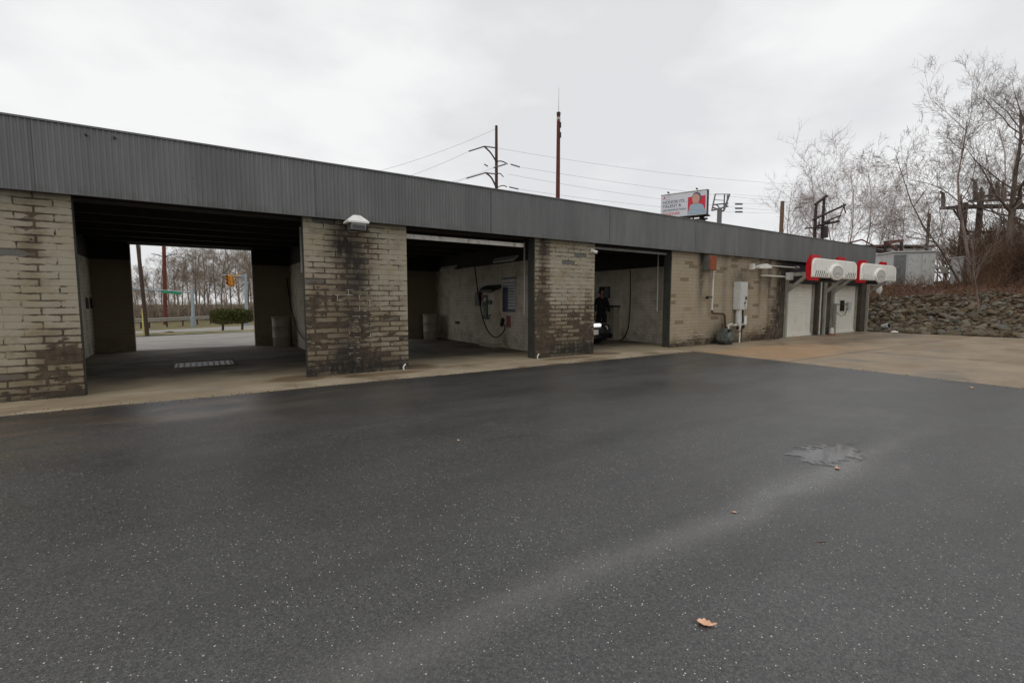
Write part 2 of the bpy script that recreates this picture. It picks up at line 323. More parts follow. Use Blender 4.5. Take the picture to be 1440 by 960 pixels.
def fascia_mat():
    t = NT('grey_corrugated_metal'); p = t.pos()
    n = t.noise(t.mapv(p, (1, 1, .15)), 3, 5, .6); b = t.noise(p, .6, 4, .5)
    c = t.mix(t.step(n, .3, .7), C3(99, 100, 99), C3(116, 117, 116)); c = t.mix(t.M('MULTIPLY', t.step(b, .4, .7), .4), c, C3(98, 99, 99))
    sp = t.step(t.noise(p, 11, 3, .4), .74, .78); c = t.mix(t.M('MULTIPLY', sp, .5), c, C3(62, 60, 58))
    s = t.n('ShaderNodeSeparateXYZ'); t.l(p, s.inputs[0])
    lowd = t.M('MULTIPLY', t.step(s.outputs['Z'], 3.08, 2.93), t.step(t.noise(t.mapv(p, (4, 1, .3)), 2, 4, .6), .4, .65))
    c = t.mix(t.M('MULTIPLY', lowd, .35), c, C3(74, 72, 66))
    wn_ = t.n('ShaderNodeTexWhiteNoise', noise_dimensions='1D'); t.l(t.M('FLOOR', t.M('DIVIDE', s.outputs['X'], .814)), wn_.inputs['W'])
    c = t.mix(t.M('MULTIPLY', wn_.outputs['Value'], .2), c, C3(88, 89, 90))
    wn2 = t.n('ShaderNodeTexWhiteNoise', noise_dimensions='1D'); t.l(t.M('FLOOR', t.M('DIVIDE', s.outputs['X'], .0678)), wn2.inputs['W'])
    c = t.mix(t.M('MULTIPLY', wn2.outputs['Value'], .16), c, C3(86, 87, 88))
    sx_ = t.M('FRACT', t.M('DIVIDE', s.outputs['X'], .2034)); zs = t.M('ABSOLUTE', t.M('SUBTRACT', t.M('ABSOLUTE', t.M('SUBTRACT', s.outputs['Z'], 3.395)), .40))
    scr = t.M('MULTIPLY', t.M('LESS_THAN', t.M('ABSOLUTE', t.M('SUBTRACT', sx_, .5)), .022), t.M('LESS_THAN', zs, .005))
    c = t.mix(t.M('MULTIPLY', scr, .6), c, C3(48, 47, 45))
    t.set(Base_Color=c, Roughness=.5, Metallic=.25); return t.m
mat['fascia'] = fascia_mat()

# ---------------------------------------------------------------- mesh builder
class MB:
    def __init__(s): s.v = []; s.f = []; s.attr = None
    def add(s, vs, fs):
        o = len(s.v); s.v += [tuple(v) for v in vs]; s.f += [tuple(i+o for i in f) for f in fs]; return s
    def box(s, x0, x1, y0, y1, z0, z1):
        return s.add([(x0, y0, z0), (x1, y0, z0), (x1, y1, z0), (x0, y1, z0), (x0, y0, z1), (x1, y0, z1), (x1, y1, z1), (x0, y1, z1)],
                     [(0, 3, 2, 1), (4, 5, 6, 7), (0, 1, 5, 4), (1, 2, 6, 5), (2, 3, 7, 6), (3, 0, 4, 7)])
    def cbox(s, c, d, rot=None, bev=0):
        x, y, z = d[0]/2, d[1]/2, d[2]/2
        bm = bmesh.new(); bmesh.ops.create_cube(bm, size=1)
        for v in bm.verts: v.co = Vector((v.co.x*d[0], v.co.y*d[1], v.co.z*d[2]))
        if bev: bmesh.ops.bevel(bm, geom=bm.edges[:], offset=bev, segments=2, affect='EDGES')
        m = Matrix.Translation(c) @ (Euler(rot).to_matrix().to_4x4() if rot else Matrix())
        bm.verts.index_update()
        s.add([m @ v.co for v in bm.verts], [[v.index for v in f.verts] for f in bm.faces]); bm.free(); return s
    def tube(s, pts, r, seg=8, caps=True):
        pts = [Vector(p) for p in pts]; n = len(pts)
        rr = r if isinstance(r, (list, tuple)) else [r]*n
        rings = []; up = None
        for i, p in enumerate(pts):
            d = (pts[min(i+1, n-1)]-pts[max(i-1, 0)]); d = d.normalized() if d.length > 1e-9 else Vector((0, 0, 1))
            if up is None: up = Vector((0, 0, 1)) if abs(d.z) < .9 else Vector((1, 0, 0))
            a = d.cross(up).normalized(); b = a.cross(d).normalized(); up = b
            rings.append([p+(a*math.cos(2*math.pi*k/seg)+b*math.sin(2*math.pi*k/seg))*rr[i] for k in range(seg)])
        vs = [q for ring in rings for q in ring]; fs = []
        for i in range(n-1):
            for k in range(seg):
                k2 = (k+1) % seg; fs.append((i*seg+k, i*seg+k2, (i+1)*seg+k2, (i+1)*seg+k))
        if caps: fs.append(tuple(range(seg-1, -1, -1))); fs.append(tuple((n-1)*seg+k for k in range(seg)))
        return s.add(vs, fs)
    def bar(s, a, b, w, h=None):
        """rectangular bar from a to b"""
        a = Vector(a); b = Vector(b); h = h or w; d = (b-a).normalized(); up = Vector((0, 0, 1)) if abs(d.z) < .95 else Vector((1, 0, 0))
        x = d.cross(up).normalized()*w/2; y = x.cross(d).normalized()*h/2
        vs = [a-x-y, a+x-y, a+x+y, a-x+y, b-x-y, b+x-y, b+x+y, b-x+y]
        return s.add(vs, [(0, 1, 2, 3), (7, 6, 5, 4), (1, 0, 4, 5), (2, 1, 5, 6), (3, 2, 6, 7), (0, 3, 7, 4)])
    def lathe(s, c, prof, seg=20):
        vs = []; fs = []; n = len(prof)
        for (r, z) in prof:
            for k in range(seg): a = 2*math.pi*k/seg; vs.append((c[0]+r*math.cos(a), c[1]+r*math.sin(a), c[2]+z))
        for i in range(n-1):
            for k in range(seg): k2 = (k+1) % seg; fs.append((i*seg+k, i*seg+k2, (i+1)*seg+k2, (i+1)*seg+k))
        fs.append(tuple(range(seg-1, -1, -1))); fs.append(tuple((n-1)*seg+k for k in range(seg)))
        return s.add(vs, fs)
    def prism(s, poly, axis, a, b):
        """poly 2D extruded: axis 'y' -> poly is (x,z); 'x' -> (y,z); 'z' -> (x,y)"""
        def P3(p, t): return {'y': (p[0], t, p[1]), 'x': (t, p[0], p[1]), 'z': (p[0], p[1], t)}[axis]
        n = len(poly); vs = [P3(p, a) for p in poly]+[P3(p, b) for p in poly]
        fs = [tuple(range(n)), tuple(range(2*n-1, n-1, -1))]+[(i, i+n, (i+1) % n+n, (i+1) % n) for i in range(n)]
        return s.add(vs, fs)
    def gridwall(s, x0, x1, y0, y1, z0, z1, st=.06):
        """a box whose six faces are fine grids, so it can carry painted stains"""
        def face(o, u, v):
            o, u, v = Vector(o), Vector(u), Vector(v); nu = max(1, int(math.ceil(u.length/st))); nv = max(1, int(math.ceil(v.length/st)))
            vs = [o+u*(i/nu)+v*(j/nv) for j in range(nv+1) for i in range(nu+1)]
            fs = [(j*(nu+1)+i, j*(nu+1)+i+1, (j+1)*(nu+1)+i+1, (j+1)*(nu+1)+i) for j in range(nv) for i in range(nu)]
            s.add(vs, fs)
        X, Y, Z = x1-x0, y1-y0, z1-z0
        face((x0, y0, z0), (X, 0, 0), (0, 0, Z)); face((x1, y1, z0), (-X, 0, 0), (0, 0, Z))
        face((x1, y0, z0), (0, Y, 0), (0, 0, Z)); face((x0, y1, z0), (0, -Y, 0), (0, 0, Z))
        s.add([(x0, y0, z1), (x1, y0, z1), (x1, y1, z1), (x0, y1, z1)], [(0, 1, 2, 3)]); s.add([(x0, y0, z0), (x1, y0, z0), (x1, y1, z0), (x0, y1, z0)], [(3, 2, 1, 0)])
        return s
MATX = {}
def thing(name, label, cat, loc=(0, 0, 0), rz=0, group=None):
    o = bpy.data.objects.new(name, None); COL.objects.link(o); o.location = loc; o.rotation_euler = (0, 0, rz); o.empty_display_size = .2
    MATX[o.name] = (Matrix.Translation(loc) @ Matrix.Rotation(rz, 4, 'Z'))
    return tag(o, label, cat, group)
def tag(o, label=None, cat=None, group=None, kind=None):
    if label: o['label'] = label
    if cat: o['category'] = cat
    if group: o['group'] = group
    if kind: o['kind'] = kind
    return o
def part(name, mb, m, parent=None, local=False, smooth=False, label=None, fix=False, uv=False, pre=None):
    """links the builder's mesh as ONE object; geometry is given in world coordinates unless local"""
    me = bpy.data.meshes.new(name); vs = mb.v
    if uv:
        wv = [Vector(v) for v in vs]
    M_ = MATX.get(parent.name) if parent else None
    if parent and not local and M_ is not None:
        inv = M_.inverted(); vs2 = [tuple(inv @ Vector(v)) for v in vs]
    else: vs2 = vs
    me.from_pydata(vs2, [], mb.f); me.update()
    if fix:
        bm = bmesh.new(); bm.from_mesh(me); bmesh.ops.remove_doubles(bm, verts=bm.verts, dist=1e-5); bmesh.ops.recalc_face_normals(bm, faces=bm.faces); bm.to_mesh(me); bm.free()
    if smooth:
        me.polygons.foreach_set('use_smooth', [True]*len(me.polygons))
        try: me.set_sharp_from_angle(angle=R(40))
        except Exception: pass
    me.materials.append(m if not isinstance(m, str) else mat[m])
    if uv:
        ul = me.uv_layers.new(name='UVMap'); buf = np.zeros(len(me.loops)*2)
        for p in me.polygons:
            nx, ny, nz = p.normal
            for li in p.loop_indices:
                v = wv[me.loops[li].vertex_index]
                if abs(ny) >= abs(nx) and abs(ny) >= abs(nz): a, b = v.x, v.z
                elif abs(nx) >= abs(nz): a, b = v.y+.13, v.z
                else: a, b = v.x, v.y
                buf[li*2] = a; buf[li*2+1] = b
        ul.data.foreach_set('uv', buf)
    if pre: pre(me, mb.v)
    o = bpy.data.objects.new(name, me); COL.objects.link(o)
    if parent:
        o.parent = parent
        if M_ is not None: MATX[o.name] = M_
    if label: o['label'] = label
    return o
def copy_tree(o, parent=None):
    c = o.copy(); COL.objects.link(c); c.parent = parent
    for ch in [x for x in bpy.data.objects if x.parent == o]: copy_tree(ch, c)
    return c
def stains(fn):
    def pre(me, wv):
        A = [fn(*v) for v in wv]
        for i, nm in enumerate(('stain', 'grime', 'white')):
            a = me.attributes.new(nm, 'FLOAT', 'POINT'); a.data.foreach_set('value', [q[i] for q in A])
    return pre
def ga(x, c, w): return math.exp(-((x-c)/w)**2)
def sm(a, b, x):
    t = min(1, max(0, (x-a)/(b-a))); return t*t*(3-2*t)

# ================================================================ SETTING
def hgt(x, y):
    back = -0.03*min(max(y-24.5, 0), 24)
    if x > 26.3:
        e = sm(26.3, 30.5, x)*2.05 + max(0, min(x-30, 30))*.045
        n = (mnoise.noise(Vector((x*.5, y*.5, 1)))*.22)*sm(26.4, 27.5, x)
        w = 1 if y < 40 else max(0, 1-(y-40)/25)
        return -0.02 + (e+n)*w + back*(1-sm(26.3, 30, x))
    return -0.02+back
xs = sorted(set([-400, -200, -120, -70, -40, -25, -15]+[i*1.5 for i in range(-8, 17)]+[25, 26, 26.3]+[26.3+.25*i for i in range(1, 24)]+[33+i*1.2 for i in range(22)]+[62, 70, 90, 140, 250, 400]))
ys = sorted(set([-400, -200, -100, -60, -40, -30]+[-25+i*1.0 for i in range(75)]+[52, 55, 60, 65, 72, 85, 110, 160, 250, 400]))
g = MB(); g.v = [(x, y, hgt(x, y)) for y in ys for x in xs]; nx = len(xs)
g.f = [(j*nx+i, j*nx+i+1, (j+1)*nx+i+1, (j+1)*nx+i) for j in range(len(ys)-1) for i in range(nx-1)]
tag(part('ground', g, 'terrain', smooth=True), kind='structure')
rng = random.Random(2); edge = [(-60, -60, .006), (10.2, -60, .006)]
for i in range(90): t_ = i/90; edge.append((10.55+t_*1.07+rng.uniform(-.018, .018), -4+12.2*t_, .006))
edge.append((11.6, 8.17, .006))
for i in range(200): t_ = (i+1)/200; edge.append((11.6-26*t_, 8.2+rng.uniform(-.018, .018)+.015*math.sin(i*.21), .006))
edge += [(-60, 8.2, .006)]
tag(part('asphalt_lot', MB().add(edge, [tuple(range(len(edge)))]), 'asphalt'), kind='structure')
m = MB(); m.box(10.21, 26.2, -60, 1.7, -.05, .004); o = MB()
o.add([(10.0, -60, .002), (26.2, -60, .002), (26.2, 9.3, .002), (11.75, 9.3, .002), (11.5, 8.1, .002), (10.4, -4, .002)], [(0, 1, 2, 3, 4, 5)])
tag(part('concrete_apron', o, 'apron'), kind='structure')
tag(part('concrete_strip', MB().add([(-60, 8.1, .002), (11.5, 8.1, .002), (11.75, 9.3, .002), (-60, 9.3, .002)], [(0, 1, 2, 3)]), 'strip'), kind='structure')
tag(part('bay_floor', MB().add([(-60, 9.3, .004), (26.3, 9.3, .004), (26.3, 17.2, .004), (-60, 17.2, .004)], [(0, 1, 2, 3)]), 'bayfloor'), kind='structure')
# joints sawn into the apron
jm = MB()
for xx in (15.5, 19.6, 23.7): jm.add([(xx, -60, .0055), (xx+.02, -60, .0055), (xx+.02, 9.3, .0055), (xx, 9.3, .0055)], [(0, 1, 2, 3)])
for yy in (5.6, 1.4, -3): jm.add([(11.5, yy, .0058), (26.2, yy, .0058), (26.2, yy+.02, .0058), (11.5, yy+.02, .0058)], [(0, 1, 2, 3)])
tag(part('apron_joints', jm, 'jamb'), kind='structure')
tag(part('rear_pavement', MB().add([(-60, 17.2, .004), (26.3, 17.2, .004), (26.3, 30, .004), (3.4, 25.6, .004), (-2.2, 23.9, .004), (-60, 12, .004)], [(0, 1, 2, 3, 4, 5)]), 'road'), kind='structure')
v = MB()
N = 40
for i in range(N+1):
    t = i/N; x = -10+30*t; y0 = 23.95+.27*(x+2); y1 = y0+1.9+.06*(x+10)
    v.v += [(x, y0, .0+hgt(x, y0)+.05), (x, (y0+y1)/2, hgt(x, (y0+y1)/2)+.12), (x, y1, hgt(x, y1)+.04)]
for i in range(N): v.f += [(3*i, 3*i+3, 3*i+4, 3*i+1), (3*i+1, 3*i+4, 3*i+5, 3*i+2)]
tag(part('grass_verge', v, 'grass', smooth=True), kind='structure')
v = MB()
for i in range(N+1):
    t = i/N; x = -30+70*t; y0 = 24.4+.27*(x+2); y1 = 34.0+1.9*(x+3) if x > -3 else 33
    y0 = max(y0, 17); y1 = min(max(y1, 33), 62)
    for q in range(8): y = y0+(y1-y0)*q/7; v.v.append((x, y, hgt(min(x, 26), y)+.03))
for i in range(N):
    for q in range(7): v.f.append((8*i+q, 8*i+8+q, 8*i+9+q, 8*i+q+1))
tag(part('road', v, 'road', smooth=True), kind='structure')
# puddle
pm = MB(); pts = [(4.70+.80*math.cos(2*math.pi*i/40), 1.92+.44*math.sin(2*math.pi*i/40), .0095) for i in range(40)]
pm.add(pts, [tuple(range(40))])
tw = NT('puddle_water'); pp = tw.pos(); s3 = tw.n('ShaderNodeSeparateXYZ'); tw.l(pp, s3.inputs[0])
dd_ = tw.M('ADD', tw.M('POWER', tw.M('DIVIDE', tw.M('SUBTRACT', s3.outputs['X'], 4.78), .48), 2), tw.M('POWER', tw.M('DIVIDE', tw.M('SUBTRACT', s3.outputs['Y'], 1.96), .24), 2))
dd_ = tw.M('ADD', dd_, tw.M('MULTIPLY', tw.M('SUBTRACT', tw.noise(pp, 5.5, 6, .7), .5), 4.2))
tw.set(Base_Color=C3(52, 50, 46), Roughness=.05, Specular_IOR_Level=.85, Alpha=tw.step(dd_, 1.0, .5))
tag(part('puddle', pm, tw.m), kind='structure')

# ================================================================ BUILDING
YF = 9.34
bld = thing('car_wash_building', 'long low car wash of worn beige block with grey corrugated fascia', 'building', (12, YF, 0))
def pier(x0, x1, y0, y1, fn, m='block', z1=3.1, st=.06, name='block_pier'):
    return part(name, MB().gridwall(x0, x1, y0, y1, 0, z1, st), m, bld, uv=True, pre=stains(fn))
def f_p1(x, y, z):
    s = .62*ga(x, -1.68, .30)*ga(z, .45, .42)+.42*ga(z, 0, .30)+.10*ga(x, -1.75, .35)+.12*sm(1.2, .3, z)+.09+.34*ga(x, -1.88, .13)*ga(z, 2.35, .6)+.14*ga(x, -2.1, .5)*ga(z, 2.75, .2)
    return (s, .7*ga(z, 0, .14)+.35*ga(z, 3.0, .15), 0)
def f_p2(x, y, z):
    cx = 2.45+.1*math.sin(z*3)
    s = .36*ga(x, cx, .50)*sm(.2, 1.6, z)+.24*sm(2.0, 1.1, z)*sm(3.75, 2.6, x)+.24*ga(z, .1, .5)+.16*ga(x, 1.85, .28)*sm(2.4, 1.2, z)+.24*ga(x, 3.4, .35)*ga(z, .9, .7)+.15
    g_ = 1.0*ga(x, 2.36, .24)*ga(z, 2.45, .28)+.75*ga(x, 2.66, .22)*ga(z, 1.95, .40)+.85*ga(z, .12, .18)+.35*ga(x, 2.55, .30)*ga(z, 1.0, .5)+.25*ga(x, 2.45, .35)+.25*ga(z, 2.9, .12)+.55*ga(x, 2.35, .32)*ga(z, .45, .25)
    w = (1 if (abs(x-2.55) < .10 and .25 < z < 1.65) or (abs(x-2.83) < .09 and .6 < z < 1.6) or (abs(x-2.2) < .3 and 1.32 < z < 1.62) or (abs(x-3.12) < .14 and 1.25 < z < 1.5) else 0)
    w *= 1.0 if math.sin(x*23+z*17)+math.sin(z*31) > -.6 else 0
    return (s, min(g_, 1), w)
def f_p3(x, y, z):
    s = .46*ga(x, 7.12, .18)+.20+.34*sm(1.7, .7, z)+.32*ga(z, .1, .55)*(.7+.3*math.sin(x*3))+.28*ga(x, 8.62, .12)*sm(2.4, 1.2, z)+.25*ga(x, 7.0, .3)*ga(z, 1.1, .6)
    return (s, .95*ga(z, .15, .25)*(.25+.75*sm(7.1, 7.7, x))+.45*ga(x, 7.12, .12)*sm(1.2, 2.6, z)+.3*ga(z, 2.95, .12), 0)
def f_p4(x, y, z):
    s = .36*ga(z, 0, .28)+.12*sm(.9, .1, z)+.46*ga(x, 17.9, .4)*sm(2.6, .8, z)+.26*ga(x, 16.9, .9)*ga(z, .3, .6)+.2*ga(x, 13.3, .4)*ga(z, .3, .4)
    g_ = .9*ga(x, 13.42, .17)*sm(.2, 2.6, z)+1.0*ga(x, 18.2, .33)+.6*ga(z, .0, .18)+.7*ga(x, 15.6, .55)*ga(z, 2.2, .35)+.55*ga(x, 16.85, .12)*sm(.2, 2.2, z)+.85*ga(x, 14.6, .7)*ga(z, .1, .5)+.5*ga(x, 17.3, .35)*ga(z, 2.2, .5)+.5*ga(x, 17.5, .12)+.3*ga(z, 2.9, .15)+.35*ga(x, 14.7, .15)
    return (s, min(1, g_), 0)
def f_dark(x, y, z): return (.2+.2*ga(z, 0, .5), .5, 0)
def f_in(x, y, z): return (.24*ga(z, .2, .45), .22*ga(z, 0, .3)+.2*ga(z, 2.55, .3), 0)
pier(-9.0, -1.44, YF, YF+.14, f_p1, st=.08); pier(1.67, 3.62, YF, YF+.14, f_p2, st=.05); pier(6.87, 8.82, YF, YF+.24, f_p3, st=.05)
pier(11.97, 18.3, YF, YF+.24, f_p4, 'block_warm', st=.07)
for a, b in ((18.3, 18.75), (21.45, 22.9), (25.6, 26.25)): pier(a, b, YF+.06, YF+.36, f_dark, 'block_dark')
# dark painted jambs on the cut ends of the piers
for a, dj in ((-1.44, .13), (3.62, .13), (8.82, .26)): part('jamb', MB().box(a+.002, a+.010, YF+.02, YF+dj, .004, 3.1), 'jamb', bld)
for a, dj in ((1.67, .13), (6.87, .28), (11.97, .28)): part('jamb', MB().box(a-.010, a-.002, YF+.02, YF+dj, .004, 3.1), 'jamb', bld)
# bay side walls: cream block below, dark panel above
for a, b in ((-2.54, -2.34), (2.58, 2.76), (7.75, 7.95), (12.83, 13.0)):
    part('bay_wall', MB().gridwall(a, b, YF+.13, 17.0, 0, 2.55, .12), 'block_in', bld, uv=True, pre=stains(f_in))
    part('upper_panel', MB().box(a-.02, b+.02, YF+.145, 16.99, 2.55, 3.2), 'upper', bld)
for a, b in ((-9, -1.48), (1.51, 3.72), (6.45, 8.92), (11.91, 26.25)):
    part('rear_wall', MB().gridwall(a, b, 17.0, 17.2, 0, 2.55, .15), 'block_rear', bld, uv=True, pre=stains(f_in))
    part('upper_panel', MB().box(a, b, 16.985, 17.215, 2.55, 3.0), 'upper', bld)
part('rear_wall', MB().gridwall(26.05, 26.25, YF+.36, 17.0, 0, 3.1, .3), 'block_dark', bld, uv=True, pre=stains(f_dark))
part('rear_wall', MB().gridwall(-9.0, -8.8, YF+.24, 17.0, 0, 3.1, .3), 'block', bld, uv=True, pre=stains(f_in))
part('rear_header', MB().box(-9, 26.2, 16.95, 17.25, 3.0, 3.25), 'upper', bld)
part('rear_header', MB().box(-1.5, 1.53, 16.86, 16.94, 2.98, 3.12), 'grey_metal', bld)
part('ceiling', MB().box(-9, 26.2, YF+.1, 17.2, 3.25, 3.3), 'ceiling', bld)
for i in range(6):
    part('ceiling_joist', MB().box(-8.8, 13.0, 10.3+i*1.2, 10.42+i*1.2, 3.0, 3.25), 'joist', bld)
part('front_header', MB().box(-9, 26.2, YF+.26, YF+.5, 2.93, 3.25), 'joist', bld)
part('track_bar', MB().box(3.66, 6.62, YF+.13, YF+.2, 2.70, 2.79), 'white_pvc', bld)
part('track_bar', MB().box(8.86, 11.9, YF+.13, YF+.19, 2.80, 2.86), 'grey_metal', bld)
part('roof', MB().box(-9.0, 26.2, YF-.06, 17.2, 3.3, 3.78), 'grey_metal', bld)
# corrugated fascia: real ribs
def corrug(x0, x1, y, z0, z1, pitch=.0678, amp=.011):
    m = MB(); n = int((x1-x0)/pitch*6); prof = []
    for i in range(n+1):
        x = x0+(x1-x0)*i/n; ph = (x/pitch) % 1
        d = amp if ph < .34 else (amp*(1-(ph-.34)/.16) if ph < .5 else (0 if ph < .84 else amp*(ph-.84)/.16)); prof.append((x, y-d))
    L = len(prof); zs = [z0, z1]
    m.v = [(p[0], p[1], z) for z in zs for p in prof]+[(p[0], y+.03, z) for z in zs for p in prof]
    for i in range(L-1):
        m.f.append((i, i+1, L+i+1, L+i)); m.f.append((2*L+i+1, 2*L+i, 3*L+i, 3*L+i+1)); m.f.append((i+1, i, 2*L+i, 2*L+i+1)); m.f.append((L+i, L+i+1, 3*L+i+1, 3*L+i))
    m.f.append((0, L, 3*L, 2*L)); m.f.append((L-1, 3*L-1, 4*L-1, 2*L-1))
    return m
fas = part('fascia', corrug(-9.1, 26.3, 9.2, 2.915, 3.875), 'fascia', bld)
part('fascia_trim', MB().box(-9.12, 26.33, 9.172, 9.24, 3.875, 3.9), 'fascia', fas)
part('fascia_trim', MB().box(-9.1, 26.3, 9.235, YF+.02, 2.93, 2.96), 'dark_metal', fas)
part('side_fascia', MB().box(26.25, 26.3, 9.24, 17.3, 2.915, 3.87), 'fascia', bld)
part('side_fascia', MB().box(-9.1, -9.05, 9.24, 17.3, 2.915, 3.87), 'fascia', bld)
part('rear_fascia', MB().box(-9.05, 26.25, 17.26, 17.3, 3.02, 3.87), 'fascia', bld)
for i in range(1, 9): part('panel_lap', MB().box(-9.1+3.66*i, -9.1+3.66*i+.006, 9.185, 9.191, 2.92, 3.87), 'fascia', fas)
# roll-up doors of the two automatic bays
def rollup(x0, x1, z1):
    m = MB(); n = int(z1/.09); prof = []
    for i in range(n): z = z1*i/n; dz = z1/n; prof += [(z, .02), (z+dz*.2, .0), (z+dz*.8, .0), (z+dz*.98, .02)]
    L = len(prof)
    m.v = [(x, 9.62+d, z) for x in (x0, x1) for z, d in prof]; m.f = [(i, L+i, L+i+1, i+1) for i in range(L-1)]
    m.box(x0, x1, 9.645, 9.67, 0, z1)
    d = part('rollup_door', m, 'door', bld)
    part('bottom_bar', MB().box(x0, x1, 9.585, 9.64, .006, .10), 'door', d)
    part('door_header', MB().box(x0-.1, x1+.1, 9.46, 9.9, z1, 2.93), 'dark_metal', bld)
    for xx in (x0-.09, x1+.01): part('door_track', MB().box(xx, xx+.08, 9.55, 9.68, .004, z1-.002), 'post', bld)
    return d
rollup(18.85, 21.35, 2.12); d2 = rollup(23.0, 25.5, 2.12)
part('door_window', MB().box(23.95, 24.35, 9.585, 9.615, .98, 1.45), 'glass', d2)
part('window_frame', MB().box(23.9, 24.4, 9.60, 9.618, .93, 1.50), 'white_metal', d2)
# roof vent seen over the fascia
vt = thing('roof_vent', 'small round cream capped vent on the roof edge', 'roof vent', (15.2, 12.5, 3.78))
vp = W(900, 292, 18.5); vt.location = (vp.x, vp.y, 3.78)
part('vent_pipe', MB().lathe((0, 0, 0), [(.2, 0), (.2, .55)]), 'grey_metal', vt, local=True, smooth=True)
part('cap', MB().lathe((0, 0, .5), [(.3, 0), (.32, .06), (.25, .16), (.05, .2)]), simple('vent_cream', C3(200, 196, 150), .5), vt, local=True, smooth=True)
# small marks on the fascia: mounting brackets
for (px, py, bl_) in ((121, 190, 'left one of two dark bolt stubs high on the grey fascia'), (161, 194, 'right one of two dark bolt stubs high on the grey fascia')):
    q = onY(px, py, 9.185); tag(part('bracket_stub', MB().tube([(q.x, 9.20, q.z), (q.x, 9.15, q.z)], .016, 8), 'dark_metal'), bl_, 'bolt', 'bolt stubs on the fascia')

# ================================================================ WALL FITTINGS
def flood(name, label, x, z, rz=0, s=1.0, tilt=0):
    t = thing(name, label, 'wall light', (x, YF, z), rz)
    h = MB().lathe((0, 0, 0), [(.27, 0), (.275, .03), (.20, .08), (.09, .145), (.03, .155)], 4)
    hv = [Matrix.Translation((0, -.25*s, .02)) @ Matrix.Rotation(R(45), 4, 'Z') @ Vector(v)*s for v in h.v]
    hv = [Vector((v.x*1.0, -.25*s+(v.y+.25*s)*.8, v.z)) for v in hv]
    h.v = [tuple(v) for v in hv]
    part('hood', h, 'offwhite', t, local=True)
    part('lamp_body', MB().box(-.13*s, .13*s, -.4*s, -.1*s, -.10*s, .018*s), 'grey_metal', t, local=True)
    part('lens', MB().box(-.11*s, .11*s, -.405*s, -.401*s, -.085*s, -.02*s), mat['glass'], t, local=True)
    part('back_plate', MB().box(-.07*s, .07*s, -.10*s, -.002, -.1*s, .06*s), 'white_metal', t, local=True)
    return t
flood('wall_light', 'white peaked floodlight high on the dark-stained second pier', 2.55, 2.82, 0, 1.02)
# second light: long white wedge with conduit, over the warm wall
t = thing('wall_light', 'long white wedge floodlight on a bracket right of the electric cabinet', 'wall light', (16.2, YF, 2.6))
part('head', MB().prism([(.0, .0), (.5, .12), (.72, .08), (.86, -.02), (.4, -.05), (.02, -.06)], 'y', -.32, -.10), 'white_metal', t, local=True)
part('bracket', MB().box(-.07, .0, -.16, -.002, -.09, .11), 'white_metal', t, local=True)
t = thing('conduit', 'pale horizontal conduit running right from the wedge floodlight to a junction box', 'pipe', (17.2, YF, 2.6))
part('tube', MB().tube([(.1, -.08, .09), (1.9, -.08, .09)], .025, 8), 'white_pvc', t, local=True)
part('coupling', MB().tube([(1.9, -.08, .09), (2.15, -.08, .09)], .07, 10), 'grey_metal', t, local=True)
t = thing('conduit', 'short pale conduit ending in a square box above the first dryer post', 'pipe', (17.0, YF, 2.32))
part('tube', MB().tube([(-.3, -.12, 0), (1.3, -.12, .0)], .03, 8), 'white_pvc', t, local=True)
part('box', MB().cbox((1.5, -.2, .02), (.26, .16, .28), bev=.01), 'cab', t, local=True)
# speaker-like rusty box
t = thing('alarm_box', 'grey box with a rusted orange face mounted under the fascia', 'wall box', (13.55, YF, 2.4))
part('housing', MB().cbox((.125, -.11, .22), (.39, .22, .46), bev=.008), 'grey_metal', t, local=True)
part('rusted_face', MB().cbox((.125, -.228, .22), (.37, .02, .44), bev=.006), 'rust', t, local=True)
# thin white conduit with dark elbow down to the gas meter
t = thing('gas_pipe', 'thin pale riser pipe with dark bends leading down to the gas meter', 'pipe', (13.9, YF, 0))
part('riser', MB().tube([(.02, -.1, 2.75), (.0, -.1, 1.12)], .03, 8), 'white_pvc', t, local=True)
part('bend', MB().tube([(0, -.1, 1.13), (0.02, -.1, 1.05), (.1, -.1, 1.02), (.6, -.12, 1.0), (.68, -.12, .95), (.72, -.13, .62), (.8, -.15, .52)], .032, 8), 'brass', t, local=True, smooth=True)
part('hose_tap', MB().tube([(-.02, -.1, 1.55), (-.28, -.12, 1.53)], .022, 8).cbox((-.3, -.12, 1.53), (.06, .08, .1)), 'dark_metal', t, local=True)
# gas meter
t = thing('gas_meter', 'squat green-grey gas meter standing at the foot of the wall', 'gas meter', (14.35, 9.02, 0))
gm = MB().cbox((0, 0, .27), (.56, .34, .36), bev=.06); gm.cbox((0, 0, .46), (.46, .28, .12), bev=.05)
part('body', gm, 'meter', t, local=True, smooth=True)
part('diaphragm_cover', MB().tube([(0, -.165, .26), (0, -.205, .26)], [.15, .12], 20), 'meter', t, local=True, smooth=True)
part('stand', MB().box(-.2, .2, -.12, .12, 0, .1), 'dark_metal', t, local=True)
part('index_window', MB().cbox((0, -.15, .47), (.16, .04, .07), bev=.01), 'glass', t, local=True)
part('inlet', MB().tube([(-.15, 0, .5), (-.15, 0, .62), (-.05, .1, .68), (.1, .16, .66)], .03, 8), 'brass', t, local=True, smooth=True)
part('outlet', MB().tube([(.15, 0, .5), (.15, 0, .64), (.45, .05, .66), (.62, .12, .62)], .03, 8), 'white_pvc', t, local=True, smooth=True)
